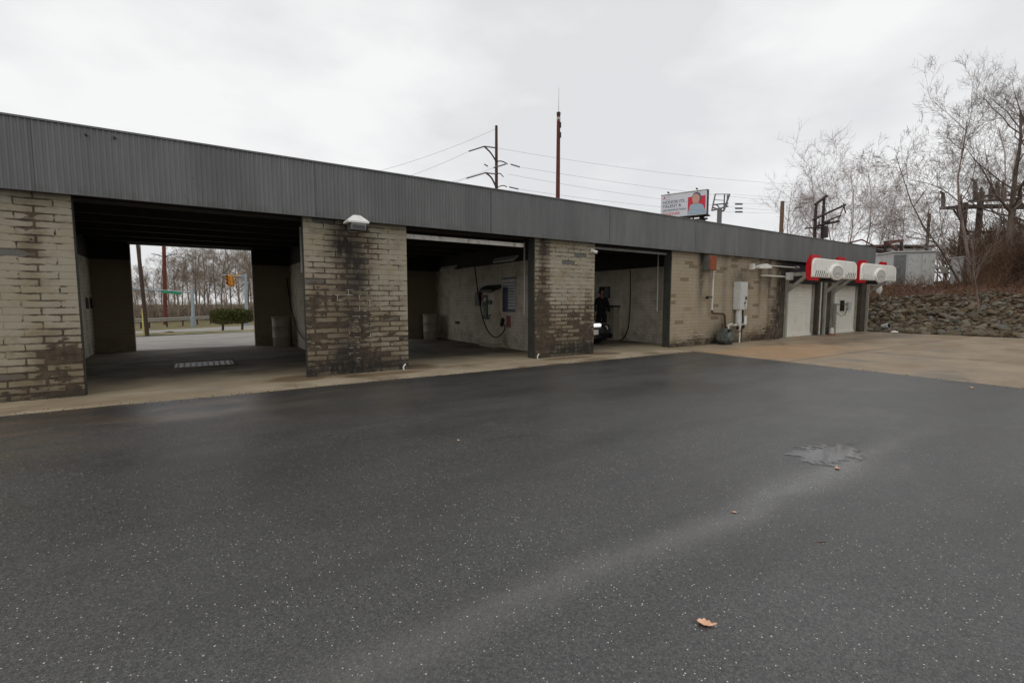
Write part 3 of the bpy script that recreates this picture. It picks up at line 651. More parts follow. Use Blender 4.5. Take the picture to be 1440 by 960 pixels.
# electric cabinet
t = thing('electric_cabinet', 'tall pale grey electric cabinet with conduits hung on the warm block wall', 'electric box', (15.43, YF, 1.12))
part('enclosure', MB().cbox((0, -.13, .47), (.46, .24, .94), bev=.012), 'cab', t, local=True)
part('door', MB().cbox((.0, -.257, .47), (.42, .018, .90), bev=.005), 'cab', t, local=True)
part('handle', MB().cbox((.11, -.28, .40), (.06, .04, .10), bev=.01), 'dark_metal', t, local=True)
part('lock', MB().cbox((.07, -.275, .24), (.05, .03, .05)), 'dark_metal', t, local=True)
part('conduit', MB().tube([(-.1, -.16, 0), (-.1, -.16, -.24), (-.1, -.16, -.5), (-.1, -.16, -.7)], [.09, .1, .1, .08], 12), 'cab', t, local=True)
part('conduit', MB().tube([(.14, -.16, 0), (.14, -.16, -.18), (.1, -.2, -.25), (.1, -.2, -.42)], .03, 8), 'dark_metal', t, local=True)
part('conduit', MB().tube([(.24, -.16, -.22), (.24, -.16, -.5)], .05, 8).tube([(.34, -.16, -.2), (.34, -.16, -.5)], .04, 8), 'white_metal', t, local=True)
part('drop_pipe', MB().tube([(.05, -.2, -.4), (.05, -.2, -.75), (.0, -.2, -1.1)], .028, 8), 'brass', t, local=True)
part('drop_pipe', MB().tube([(-.12, -.24, -.75), (-.12, -.24, -1.11)], .022, 8), 'white_metal', t, local=True)
t = thing('water_pipe', 'short horizontal water pipe with taps below the electric cabinet', 'pipe', (15.0, YF, .6))
part('tube', MB().tube([(-.4, -.2, 0), (.5, -.2, .02)], .03, 8), 'white_pvc', t, local=True)
part('valve', MB().cbox((.2, -.22, -.08), (.08, .08, .12), bev=.01).tube([(.2, -.22, -.02), (.2, -.22, .06)], .02), 'brass', t, local=True)
part('valve', MB().cbox((.52, -.22, -.06), (.1, .08, .12), bev=.01), 'dark_metal', t, local=True)
# weeds / dry vine at the end of the wall
rng = random.Random(8); m = MB()
for i in range(46):
    a = Vector((17.6+rng.uniform(-.5, .5), 9.27-rng.uniform(0, .1), .0)); p = a.copy(); pts = [p.copy()]; d = Vector((rng.uniform(-.5, .5), rng.uniform(-.15, 0), 1))
    for k in range(5): p = p+d*.11; d += Vector((rng.uniform(-.5, .5), rng.uniform(-.15, .12), rng.uniform(-.3, .1))); pts.append(p.copy())
    m.tube(pts, [.006, .005, .005, .004, .003, .002], 4)
tag(part('dry_weed', m, 'twig'), 'dry straggling weed at the foot of the wall beside first dryer', 'weed')
# security camera on the third pier
t = thing('security_camera', 'tiny white camera at the top right of the third pier', 'camera', (8.7, YF, 2.72))
part('mount', MB().box(-.05, .05, -.04, -.002, -.05, .05), 'white_metal', t, local=True)
part('camera_body', MB().tube([(0, -.04, 0), (.06, -.16, -.05)], .04, 12), 'white_metal', t, local=True)
part('lens', MB().tube([(.06, -.16, -.05), (.064, -.17, -.054)], .028, 12), 'black', t, local=True)
# chipped white pipe stubs at the pier corners
for x, lab in ((6.93, 'broken white pipe stub at the left foot of the third pier'), (3.5, 'chipped white fragment at the right foot of the dark-stained pier')):
    tag(part('pipe_stub', MB().tube([(x, 9.30, .0), (x-.01, 9.30, .05), (x+.01, 9.30, .09), (x+.04, 9.30, .12)], .016, 6), 'white_metal', smooth=True), lab, 'pipe stub')

# ================================================================ DRYERS / CANOPIES over the two automatic doors
def dryer(cx, label, px0, px1, vis):
    t = thing('car_wash_dryer', label, 'dryer', (cx, YF, 0))
    hw = 1.8; y0 = 8.2
    # steel posts, arms and diagonal braces
    for pxx in (px0, px1):
        x = pxx-cx
        part('post', MB().box(x-.06, x+.06, -.02, .08, .02, 2.45).box(x-.1, x+.1, -.08, .12, .004, .02), 'post', t, local=True)
        part('arm', MB().bar((x, .08, 2.42), (x, -1.0, 2.42), .10, .13), 'post', t, local=True)
        part('brace', MB().bar((x, .0, 1.80), (x, -.70, 2.38), .11, .11), 'post', t, local=True)
    # red moulded body, rounded in section
    def sec(w0, w1, ztop, zbot, yb):
        prof = []
        yf = y0-YF+.06
        for k in range(13):
            a = math.pi/2*k/12; prof.append((yf-.0+ (yb-yf)*(1-math.cos(a))*.0+(yb-yf)*math.sin(a)*.5, ztop-(1-math.cos(a))*.10))
        for k in range(13):
            a = math.pi*k/12; prof.append((yf+(yb-yf)*.5+(yb-yf)*.5*math.sin(a), (ztop-.1+zbot)/2+(ztop-.1-zbot)/2*math.cos(a)))
        prof.append((yf, zbot)); return MB().prism(prof, 'x', w0, w1)
    part('red_body', sec(-hw-.02, -hw+.62, 3.06, 2.16, -.90), 'red', t, local=True, fix=True, smooth=True)
    part('red_body', sec(.25, .85, 3.08, 2.34, -.88), 'red', t, local=True, fix=True, smooth=True)
    part('blower', MB().tube([(-hw+.62, -.80, 2.6), (hw-.15, -.80, 2.6)], .22, 20), 'dark_metal', t, local=True, smooth=True)
    part('nozzle', MB().box(-.8, .8, -.8, -.62, 2.15, 2.4), 'dark_metal', t, local=True)
    # white front plate: rounded top corners, dished right end
    r = .26; pl = []
    zb, zt = 2.27, 2.95
    pl.append((-hw, zb)); 
    for k in range(9): a = math.pi-math.pi/2*k/8; pl.append((-hw+r+r*math.cos(a), zt-r+r*math.sin(a)))
    for k in range(9): a = math.pi/2-math.pi/2*k/8; pl.append((hw-r+r*math.cos(a), zt-r+r*math.sin(a)))
    pl.append((hw, zb)); pl.reverse()
    bm = bmesh.new(); yF = y0-YF
    vs = [bm.verts.new((x, yF, z)) for x, z in pl]; f = bm.faces.new(vs); ex = bmesh.ops.extrude_face_region(bm, geom=[f])
    for v_ in [e for e in ex['geom'] if isinstance(e, bmesh.types.BMVert)]: v_.co.y += .09
    bmesh.ops.recalc_face_normals(bm, faces=bm.faces)
    fr = [e for e in bm.edges if all(abs(v_.co.y-yF) < 1e-5 for v_ in e.verts)]
    bmesh.ops.bevel(bm, geom=fr, offset=.035, segments=3, affect='EDGES')
    bm.verts.index_update(); mb = MB(); mb.add([v_.co for v_ in bm.verts], [[v_.index for v_ in f_.verts] for f_ in bm.faces]); bm.free()
    fp = part('front_plate', mb, 'offwhite', t, local=True, smooth=True)
    # round badge with ring and a low arched emblem
    bc = (-.02, 2.49); EW = 1.85
    def disc(rad, ya, yb, seg=40): return MB().tube([(bc[0], ya, bc[1]), (bc[0], yb, bc[1])], rad, seg)
    wid = lambda mb_: (setattr(mb_, 'v', [((v_[0]-bc[0])*EW+bc[0], v_[1], v_[2]) for v_ in mb_.v]), mb_)[1]
    part('badge_ring', wid(MB().tube([(bc[0], yF+.01, bc[1]), (bc[0], yF-.05, bc[1]), (bc[0], yF-.06, bc[1])], [.30, .288, .272], 40)), 'offwhite', fp, local=True, smooth=True)
    bd = part('badge', wid(disc(.232, yF-.05, yF-.064)), 'badge', fp, local=True)
    em = MB(); k = 14; E_ = []
    for i in range(k+1):
        u = -1+2*i/k; E_.append((bc[0]+.27*u, bc[1]-.10+.085*(1-abs(u)**2.2)))
    for i in range(k, -1, -1):
        u = -1+2*i/k; E_.append((bc[0]+.20*u, bc[1]-.10+.045*(1-abs(u)**2.2)))
    em.add([(x_, yF-.067, z_) for x_, z_ in E_], [(i, i+1, 2*k-i, 2*k+1-i) for i in range(k)])
    part('emblem', em, 'emblem', fp, local=True)
    pts = [(bc[0]+.40*math.cos(R(9*i)), yF-.066, bc[1]+.215*math.sin(R(9*i))) for i in range(41)]
    part('emblem_ring', MB().tube(pts, .007, 4), 'emblem', fp, local=True)
    # checker slots at both lower corners
    for x0, n, sgn in ((-hw+.16, 7, 1), (hw-.28, 6, -1)):
        sm_ = MB()
        for i in range(n):
            xx = x0+sgn*i*.15; hh_ = .20 if i < 5 else .13
            sm_.add([(xx, yF-.003, 2.31), (xx+.06, yF-.003, 2.31), (xx+.06+hh_*.4, yF-.003, 2.31+hh_), (xx+hh_*.4, yF-.003, 2.31+hh_)], [(0, 1, 2, 3)])
        part('checker_pattern', sm_, 'slot' if vis else 'badge', fp, local=True)
    return t
dryer(20.0, 'red and white dryer hood with dark checker slots over the first roll-up door', 18.8, 21.95, True)
dryer(24.0, 'red and white dryer hood at the far end with paler checker marks', 22.61, 26.17, False)
# sign and pole arm beside second door
t = thing('gate_arm', 'thin horizontal arm with hanging cable in front of the second roll-up door', 'sensor arm', (22.65, 9.25, 0))
part('arm', MB().tube([(0, 0, 1.28), (1.6, .16, 1.28)], .018, 6), 'dark_metal', t, local=True)
part('cable', MB().tube([(.1, 0, 1.0), (.3, 0, .85), (.6, 0, .78), (1.2, .1, .82), (1.6, .16, 1.1)], .012, 6), 'dark_metal', t, local=True)
part('sensor_box', MB().cbox((1.75, .18, 1.2), (.30, .10, .40), bev=.01), 'cab', t, local=True)
part('stand', MB().box(-.05, .05, -.05, .05, .004, 1.32), 'post', t, local=True)
t = thing('wall_conduit', 'thin upright pipe on the dark pier between the two doors', 'pipe', (21.6, 9.38, 0))
part('tube', MB().tube([(0, 0, .02), (0, 0, 2.6)], .03, 8), 'white_pvc', t, local=True)
t = thing('traffic_cone', 'small pale bollard stub between the two dryer posts', 'bollard', (22.3, 9.2, .004))
part('body', MB().lathe((0, 0, 0), [(.1, 0), (.09, .22), (.05, .3)]), 'white_pvc', t, local=True, smooth=True)
t.name = 'bollard_stub'
part('base_collar', MB().lathe((0, 0, 0), [(.14, 0), (.13, .05)]), 'rust', t, local=True, smooth=True)

# ================================================================ INSIDE THE BAYS
def catenary(pts, n=8):
    """smooth Catmull-Rom through points"""
    P_ = [Vector(p) for p in pts]; out = []
    for i in range(len(P_)-1):
        p0 = P_[max(i-1, 0)]; p1 = P_[i]; p2 = P_[i+1]; p3 = P_[min(i+2, len(P_)-1)]
        for k in range(n):
            t = k/n; out.append(.5*((2*p1)+(p2-p0)*t+(2*p0-5*p1+4*p2-p3)*t*t+(3*p1-p0-3*p2+p3)*t**3))
    out.append(P_[-1]); return out
def hose(label, pts, m='black', r=.018):
    o = part('wash_hose', MB().tube(catenary(pts), r, 8), m, smooth=True); tag(o, label, 'hose'); return o
hose('black hose curving down the right wall of the open first bay', [onX(a_, b_, 2.5) for a_, b_ in ((402, 368), (404, 395), (408, 425), (415, 455), (425, 474), (438, 482), (446, 480))])
hose('black hose looping up to the wash station in the middle bay', [onX(a_, b_, 7.42) for a_, b_ in ((667.5, 374), (671, 404), (675, 430), (681, 454), (689, 469), (697, 474), (705, 470), (710, 461), (707, 454))])
hose('dark red hose hanging down the wall beside the parked car', [onX(a_, b_, 12.7) for a_, b_ in ((886.5, 380), (886.5, 410), (885.5, 440), (883, 462), (877, 475), (872, 478))], 'redhose')
# hanging pipes near the front of each bay
for (px, py0, py1, k, lab) in ((422, 312, 383, 10.2, 'thin white pipe hanging at the right of the first bay'), (737.5, 360, 443, 12.8, 'thin pale pipe hanging in front of the price board wall'), (926, 360, 438, 15.2, 'thin pale pipe hanging at the right of the third bay')):
    a = W(px, py0, k); b = W(px, py1, k); z1 = 3.0
    t = thing('hanging_pipe', lab, 'pipe', (a.x, a.y, b.z))
    part('tube', MB().tube([(0, 0, 0), (0, 0, z1-b.z)], .02, 8), 'offwhite', t, local=True)
    part('hook', MB().tube([(0, 0, z1-b.z), (0, 0, z1-b.z+.25)], .02, 6), 'dark_metal', t, local=True)
# trash barrels
def barrel(x, y, lab, s=1):
    t = thing('trash_barrel', lab, 'barrel', (x, y, .004), group=None)
    part('drum', MB().lathe((0, 0, 0), [(.24, 0), (.25, .02), (.26, .28), (.275, .3), (.26, .32), (.265, .6), (.28, .62), (.265, .64), (.265, .88), (.285, .9), (.285, .93), (.25, .93), (.24, .8)], 28), 'barrel', t, local=True, smooth=True)
    part('liner', MB().lathe((0, 0, .8), [(.24, 0), (.235, .02)], 24), 'black', t, local=True)
    t.scale = (s, s, s); return t
barrel(2.2, 16.45, 'pale drum barrel against the rear wall of the open first bay'); barrel(7.27, 16.5, 'pale drum barrel in the far corner of the middle bay')
# wash station cabinet on the middle bay's right wall
t = thing('wash_station', 'cream self-service wash station with dark sloped hood in the middle bay', 'wash station', (7.75, 12.7, 0))
part('cabinet', MB().prism([(0, .0), (-.22, .0), (-.22, 1.55), (-.18, 1.76), (0, 1.82)], 'y', -.40, .28), simple('cream_cabinet', C3(196, 186, 164), .5, dirt=C3(150, 136, 112)), t, local=True, fix=True)
part('plinth', MB().box(-.30, -.0, -.46, .42, .005, .12), 'barrel', t, local=True)
part('hood', MB().prism([(0, 1.80), (-.34, 1.70), (-.35, 1.76), (-.2, 1.88), (0, 1.92)], 'y', -.44, .32), 'dark_metal', t, local=True, fix=True)
pn = part('control_panel', MB().box(-.235, -.221, .0, .28, .85, 1.60), 'dark_metal', t, local=True)
part('green_label', MB().box(-.24, -.236, .02, .26, .98, 1.25), 'labelgreen', pn, local=True)
part('dial', MB().tube([(-.236, .14, 1.46), (-.26, .14, 1.46)], .07, 16), 'cab', pn, local=True)
part('coin_slot', MB().cbox((-.24, -.16, 1.38), (.05, .16, .13), bev=.01), 'dark_metal', t, local=True)
part('holster', MB().tube([(-.22, -.18, .98), (-.28, -.18, .98), (-.30, -.18, .86)], .02, 6), 'dark_metal', t, local=True)
t = thing('foam_brush', 'black foam brush head on the end of the looped hose', 'brush', tuple(onX(706, 453, 7.40)))
part('brush_head', MB().cbox((0, 0, 0), (.1, .13, .26), rot=(R(25), 0, 0), bev=.03), 'black', t, local=True, smooth=True)
part('wand', MB().tube([(0, .03, .1), (0, .12, .28)], .014, 6), 'grey_metal', t, local=True)
t = thing('price_board', 'white and blue striped price board on the middle bay wall', 'sign board', (7.75, 11.8, 1.6))
part('panel', MB().box(-.03, -.004, -.33, .33, -.5, .46), 'boardwhite', t, local=True)
for i in range(9): part('stripe', MB().box(-.034, -.031, -.33, .33, -.34+i*.085, -.32+i*.085), 'boardblue', t, local=True)
part('stripe', MB().box(-.035, -.0305, -.335, .335, -.5, -.42), 'boardblue', t, local=True)
part('stripe', MB().box(-.0345, -.0302, .05, .33, -.42, .22), 'boardblue', t, local=True)
part('header_strip', MB().box(-.06, -.004, -.36, .36, .46, .5), 'boardblue', t, local=True)
t = thing('warning_label', 'small faded red label under the price board', 'label', (7.75, 11.85, .82))
part('label_plate', MB().box(-.012, -.003, -.12, .12, -.18, .16), 'labelred', t, local=True)
part('border', MB().box(-.008, -.002, -.14, .14, -.2, .18), 'boardwhite', t, local=True)
t = thing('vending_sign', 'small red and grey notice left of the wash station', 'sign', (7.75, 13.4, 1.55))
part('plate', MB().box(-.02, -.003, -.3, .05, -.12, .14), 'labelred', t, local=True)
part('holder', MB().box(-.08, -.003, .1, .38, -.28, .16), 'dark_metal', t, local=True)
t = thing('outlet_box', 'tiny dark outlet on the far part of the middle bay wall', 'outlet', (7.75, 15.18, .65))
part('box', MB().box(-.05, -.003, -.12, .12, -.04, .05), 'dark_metal', t, local=True)
def tube_light(x, y0, y1, z, lab):
    t = thing('tube_light', lab, 'ceiling light', (x, (y0+y1)/2, z)); h_ = (y1-y0)/2
    part('reflector', MB().prism([(-.02, 0), (-.12, -.06), (-.16, -.06), (-.06, .06), (0, .06)], 'y', -h_, h_), 'cab', t, local=True, fix=True)
    part('tube', MB().tube([(-.13, -h_+.05, -.075), (-.13, h_-.05, -.075)], .02, 8), 'white_metal', t, local=True)
tube_light(7.73, 15.1, 16.3, 2.62, 'unlit strip light at the far top of the middle bay wall')
tube_light(7.73, 11.3, 12.5, 2.66, 'unlit strip light near the front top of the middle bay wall')
# left wall of the first bay: three small dark notices
for y, nl in ((15.1, 'dark square notice on the first bay left wall, nearest the lot'), (16.2, 'middle one of three dark notices on the first bay left wall'), (16.75, 'dark notice in the far corner of the first bay left wall')):
    t = tag(part('wall_notice', MB().box(-2.335, -2.32, y-.14, y+.14, 1.22, 1.5), 'dark_metal'), nl, 'notice', 'dark notices on the bay wall')
# third bay wall: dark picture-like notice and a vacuum cabinet
t = thing('notice_frame', 'dark framed notice on the wall behind the person', 'notice', (12.83, 13.0, 1.72))
part('frame', MB().box(-.03, -.003, -.25, .25, -.2, .24), 'dark_metal', t, local=True); part('sheet', MB().box(-.036, -.031, -.2, .2, -.16, .2), simple('notice_blue', C3(46, 46, 62), .5), t, local=True)
t = thing('vacuum_cabinet', 'low dull cabinet on the wall right of the person', 'cabinet', (12.83, 12.5, 0))
part('body', MB().box(-.3, -.003, -.25, .25, 0.005, 1.2), 'barrel', t, local=True); part('lid', MB().box(-.34, -.001, -.29, .29, 1.2, 1.26), 'dark_metal', t, local=True)
# floor drain grate
t = thing('drain_grate', 'steel drain grate with pale bars in the first bay floor', 'drain', (.1, 12.6, .008))
part('pit', MB().box(-.55, .55, -.55, .55, -.003, .001), 'black', t, local=True)
part('bars', (lambda m_: [m_.box(-.5+i*.11, -.475+i*.11, -.5, .5, .002, .02) for i in range(10)] and m_)(MB()), 'bar_steel', t, local=True)
part('rim', MB().box(-.6, .6, -.6, -.55, -.003, .022).box(-.6, .6, .55, .6, -.003, .022).box(-.6, -.55, -.55, .55, -.003, .022).box(.55, .6, -.55, .55, -.003, .022), 'bayfloor', t, local=True)

# ================================================================ CAR in the third bay (front towards the lot)
def build_car():
    t = thing('parked_car', 'black car parked nose out in the third bay behind the pier', 'car', (10.47, 11.0, 0))
    # local: x across, y length (front at 0, rear at 4.6), z up
    # section stations: y, half-width, sill z, shoulder z, top z (hood or deck)
    st = [(0.00, .66, .30, .52, .60), (.08, .78, .22, .60, .68), (.35, .86, .20, .68, .76), (.9, .895, .20, .74, .84), (1.35, .90, .20, .78, .91),
          (1.7, .90, .20, .80, .94), (2.5, .905, .20, .82, .95), (3.4, .90, .20, .84, .97), (3.9, .89, .22, .86, .99), (4.35, .85, .26, .82, .96), (4.56, .74, .34, .72, .84)]
    m = MB(); K = 0
    for (y, w, z0, zs, zt) in st:
        half = [(0, z0), (w*.88, z0), (w, z0+.10), (w*1.005, (z0+zs)/2), (w*.985, zs), (w*.86, zs+(zt-zs)*.65), (w*.5, zt-.012), (0, zt)]
        ring = [(x, y, z) for x, z in half]+[(-x, y, z) for x, z in half[-2:0:-1]]
        K = len(ring); m.v += ring
    n = len(st)
    for i in range(n-1):
        for k in range(K): k2 = (k+1) % K; m.f.append((i*K+k, (i+1)*K+k, (i+1)*K+k2, i*K+k2))
    m.f.append(tuple(range(K))); m.f.append(tuple((n-1)*K+k for k in range(K-1, -1, -1)))
    # wheel arches cut visually by dark liners
    b = part('body', m, mat['carpaint'], t, local=True, smooth=True, fix=True)
    g_ = MB()
    cab = [(1.25, .74, .92), (1.95, .60, 1.38), (2.35, .58, 1.44), (3.1, .57, 1.42), (3.85, .70, .98)]
    for (y, w, z) in cab: g_.v += [(-w, y, z), (w, y, z), (.82, y, .9), (-.82, y, .9)]
    for i in range(len(cab)-1):
        for k in range(4): k2 = (k+1) % 4; g_.f.append((i*4+k, (i+1)*4+k, (i+1)*4+k2, i*4+k2))
    part('window_glass', g_, mat['glass'], t, local=True, fix=True)
    rf = MB(); rr = [(1.9, .60, 1.375), (2.35, .60, 1.455), (3.1, .59, 1.435), (3.3, .6, 1.34)]
    for (y, w, z) in rr: rf.v += [(-w, y, z+.012), (w, y, z+.012), (w, y, z-.04), (-w, y, z-.04)]
    for i in range(3):
        for k in range(4): k2 = (k+1) % 4; rf.f.append((i*4+k, (i+1)*4+k, (i+1)*4+k2, i*4+k2))
    rf.f += [(0, 1, 2, 3), (15, 14, 13, 12)]
    part('roof', rf, mat['carpaint'], t, local=True, fix=True)
    for sx in (-1, 1):
        part('pillar', MB().bar((sx*.80, .95, .86), (sx*.61, 1.93, 1.38), .05, .05), mat['chrome'] if sx > 0 else mat['carpaint'], t, local=True)
        hl = part('headlight', MB().cbox((sx*.60, .07, .55), (.30, .10, .12), rot=(0, 0, sx*.28), bev=.03), mat['lens'], t, local=True, smooth=True)
        part('bezel', MB().cbox((sx*.60, .085, .55), (.34, .09, .15), rot=(0, 0, sx*.28), bev=.02), mat['chrome'], hl, local=True)
        part('mirror', MB().cbox((sx*1.0, 1.55, .98), (.18, .12, .13), bev=.03), mat['carpaint'], t, local=True, smooth=True)
        part('fog_lamp', MB().tube([(sx*.6, .03, .33), (sx*.6, .0, .33)], .05, 14), mat['lens'], t, local=True)
        for yy in (.85, 3.65):
            w_ = part('wheel', MB().tube([(sx*.70, yy, .32), (sx*.915, yy, .32)], .32, 28), 'black', t, local=True, smooth=True)
            part('rim', MB().tube([(sx*.88, yy, .32), (sx*.925, yy, .32)], .20, 20), mat['chrome'], w_, local=True)
        part('tail_light', MB().cbox((sx*.62, 4.5, .78), (.26, .08, .12), bev=.02), 'red', t, local=True)
    part('grille', MB().box(-.36, .36, -.012, .03, .40, .57), 'black', t, local=True)
    part('bright_front_bar', MB().cbox((-.06, -.005, .66), (.58, .09, .10), rot=(R(-18), 0, 0), bev=.03), mat['front_glow'], t, local=True, smooth=True)  # added glowing bar making the bright patch on the car's front
    part('grille_trim', MB().cbox((-.06, -.0, .585), (.60, .05, .025), bev=.006), mat['chrome'], t, local=True)
    bp = part('bumper', MB().cbox((0, .03, .30), (1.5, .16, .16), bev=.04), mat['carpaint'], t, local=True, smooth=True)
    part('number_plate', MB().cbox((-.10, -.062, .44), (.31, .014, .155), bev=.003), 'plate', t, local=True)
    hr = MB(); 
    part('pale_hood_strip', MB().cbox((0, .30, .765), (.5, .06, .012), rot=(R(12), 0, 0), bev=.004), mat['lens'], t, local=True)  # pale strip laid across the hood
    return t
build_car()

# ================================================================ PERSON beside the car
def skin_mesh(name, joints, bones, m, parent, sub=2, root=0):
    me = bpy.data.meshes.new(name); me.from_pydata([j[0] for j in joints], bones, [])
    ob = bpy.data.objects.new(name+'_src', me); COL.objects.link(ob)
    bm = bmesh.new(); bm.from_mesh(me); L = bm.verts.layers.skin.verify(); bm.verts.ensure_lookup_table()
    for i, j in enumerate(joints):
        r_ = j[1]; bm.verts[i][L].radius = (r_ if isinstance(r_, tuple) else (r_, r_)); bm.verts[i][L].use_root = (i == root)
    bm.to_mesh(me); bm.free()
    sk = ob.modifiers.new('skin', 'SKIN'); sk.use_smooth_shade = True
    ss = ob.modifiers.new('sub', 'SUBSURF'); ss.levels = sub; ss.render_levels = sub
    dg = bpy.context.evaluated_depsgraph_get(); ev = ob.evaluated_get(dg)
    me2 = bpy.data.meshes.new_from_object(ev); me2.name = name
    bpy.data.objects.remove(ob)
    me2.materials.clear(); me2.materials.append(m if not isinstance(m, str) else mat[m])
    me2.polygons.foreach_set('use_smooth', [True]*len(me2.polygons))
    o = bpy.data.objects.new(name, me2); COL.objects.link(o); o.parent = parent; return o
def person():
    P0 = thing('person', 'person in black clothes standing beside the black car, arms lowered', 'person', (W(846, 424, 17.2).x, W(846, 424, 17.2).y, .004), R(-25))
    # local frame: faces -y (towards the lot); x across
    J = [((0, 0, .98), (.15, .11)), ((0, 0, 1.12), (.14, .10)), ((0, -.01, 1.32), (.165, .11)), ((0, 0, 1.48), (.12, .085)), ((0, -.005, 1.58), .052), ((0, -.02, 1.66), (.07, .075)), ((0, -.025, 1.75), (.076, .09)), ((0, -.02, 1.82), (.06, .075)),
         ((.17, 0, 1.46), .062), ((.235, .01, 1.32), .05), ((.265, .01, 1.16), .043), ((.28, -.05, 1.02), .035), ((.285, -.09, .92), .027),
         ((-.17, 0, 1.46), .062), ((-.235, .01, 1.32), .05), ((-.26, .01, 1.16), .043), ((-.27, -.06, 1.02), .035), ((-.27, -.10, .92), .027),
         ((.10, 0, .88), .088), ((.11, -.01, .68), .075), ((.115, -.01, .50), .056), ((.12, .01, .30), .052), ((.12, .02, .09), .036), ((.13, -.12, .035), .034),
         ((-.10, 0, .88), .088), ((-.11, -.01, .68), .075), ((-.115, -.01, .50), .056), ((-.12, .01, .30), .052), ((-.12, .02, .09), .036), ((-.13, -.12, .035), .034)]
    B = [(0, 1), (1, 2), (2, 3), (3, 4), (4, 5), (5, 6), (6, 7), (3, 8), (8, 9), (9, 10), (10, 11), (11, 12), (3, 13), (13, 14), (14, 15), (15, 16), (16, 17),
         (0, 18), (18, 19), (19, 20), (20, 21), (21, 22), (22, 23), (0, 24), (24, 25), (25, 26), (26, 27), (27, 28), (28, 29)]
    skin_mesh('body', J[:30], B, 'skin', P0)
    J.append(((0, -.0, .90), (.165, .125))); J.append(((0, 0, 1.04), (.135, .10)))
    gr = lambda i, e: (J[i][0], tuple(a+e for a in (J[i][1] if isinstance(J[i][1], tuple) else (J[i][1],)*2)))
    ids = [0, 1, 2, 3, 8, 9, 10, 11, 13, 14, 15, 16, 30, 4]; mp_ = {a: b for b, a in enumerate(ids)}
    skin_mesh('jacket', [gr(i, .022) for i in ids], [(mp_[a], mp_[b]) for a, b in B+[(30, 0)] if a in mp_ and b in mp_], 'blackcloth', P0)
    ids = [0, 18, 19, 20, 21, 22, 24, 25, 26, 27, 28, 31]; mp2 = {a: b for b, a in enumerate(ids)}
    skin_mesh('trousers', [gr(i, .018) for i in ids], [(mp2[a], mp2[b]) for a, b in B+[(31, 0)] if a in mp2 and b in mp2], 'blackcloth', P0)
    for s in (1, -1):
        skin_mesh('shoe', [((s*.12, .04, .05), .045), ((s*.125, -.05, .045), .045), ((s*.13, -.16, .035), .038)], [(0, 1), (1, 2)], 'black', P0)
        # hand: palm with four fingers and thumb, lightly curled
        w = Vector((s*.285 if s > 0 else -.27, -.09 if s > 0 else -.10, .92)); dn = Vector((0, -.25, -1)).normalized()
        pj = [(tuple(w), .02), (tuple(w+dn*.05), (.022, .034)), (tuple(w+dn*.09), (.018, .036))]; pb = [(0, 1), (1, 2)]
        for q, (off, ln) in enumerate(((-.028, .065), (-.010, .075), (.009, .07), (.027, .055))):
            a = w+dn*.09+Vector((0, off, 0)); b_ = a+dn*ln*.5+Vector((-s*.006, 0, 0)); c_ = b_+dn*ln*.35+Vector((-s*.02, 0, 0))
            i0 = len(pj); pj += [(tuple(a), .009), (tuple(b_), .0085), (tuple(c_), .007)]; pb += [(2, i0), (i0, i0+1), (i0+1, i0+2)]
        a = w+dn*.03+Vector((-s*.01, -.035, 0)); b_ = a+dn*.035+Vector((-s*.012, -.02, 0)); i0 = len(pj); pj += [(tuple(a), .011), (tuple(b_), .009)]; pb += [(1, i0), (i0, i0+1)]
        skin_mesh('hand', pj, pb, 'skin', P0, sub=1)
        part('ear', MB().cbox((s*.083, -.0, 1.735), (.014, .035, .055), bev=.006), 'skin', P0, local=True, smooth=True)
        part('eye', MB().lathe((s*.031, -.112, 1.748), [(.004, -.008), (.011, -.004), (.012, 0), (.011, .004), (.004, .008)], 10), 'eye', P0, local=True, smooth=True)
    part('nose', MB().prism([(-.105, 1.755), (-.14, 1.71), (-.105, 1.70)], 'x', -.012, .012), 'skin', P0, local=True, fix=True)
    part('mouth', MB().cbox((0, -.112, 1.675), (.045, .012, .010), bev=.003), 'labelred', P0, local=True)
    skin_mesh('hair', [((0, .005, 1.81), (.10, .112)), ((0, -.0, 1.87), (.08, .09)), ((0, .035, 1.73), (.092, .08))], [(0, 1), (0, 2)], 'hair', P0)
    return P0
person()

# ================================================================ BEHIND THE FIRST BAY
def P2(px, py, k): return W(px, py, k)
# clipped hedge on two stems
rng = random.Random(3)
ha = W(300, 447, 24.0); hb = W(351, 446, 26.0)
t = thing('clipped_hedge', 'clipped dark green hedge on two short stems behind the open bay', 'hedge', ((ha.x+hb.x)/2, (ha.y+hb.y)/2, -.17))
c0 = Vector(t.location); ax = (hb-ha); ax.z = 0; L = ax.length; ax.normalize(); sd_ = Vector((-ax.y, ax.x, 0))
m = MB()
for i in range(13000):
    u = rng.uniform(-1, 1); a = rng.uniform(0, 2*math.pi); rr = rng.uniform(.25, 1.0)**.5
    # superellipse body
    ux = u*L/2; taper = (1-abs(u)**7)**.5
    bulge = 1-.03*math.cos(u*6)
    p = ax*ux+sd_*(.62*rr*taper*math.cos(a))+Vector((0, 0, .80+.40*taper*bulge*rng.uniform(-1, 1)*(1-.25*abs(math.cos(a))**4)))
    d = Vector((rng.gauss(0, 1), rng.gauss(0, 1), rng.gauss(0, 1))).normalized(); e = d.cross(Vector((0.3, .5, .8))).normalized(); s_ = rng.uniform(.022, .045)
    m.add([p-d*s_, p+e*s_*.6, p+d*s_, p-e*s_*.6], [(0, 1, 2, 3)])
part('foliage', m, 'hedge', t, local=True)
for u in (-.28, .26):
    b = ax*L*u; part('stem', MB().tube([b+Vector((0, 0, -.1)), b+Vector((.03, 0, .3)), b+Vector((0, .02, .7))], [.07, .055, .05], 7), 'bark', t, local=True)
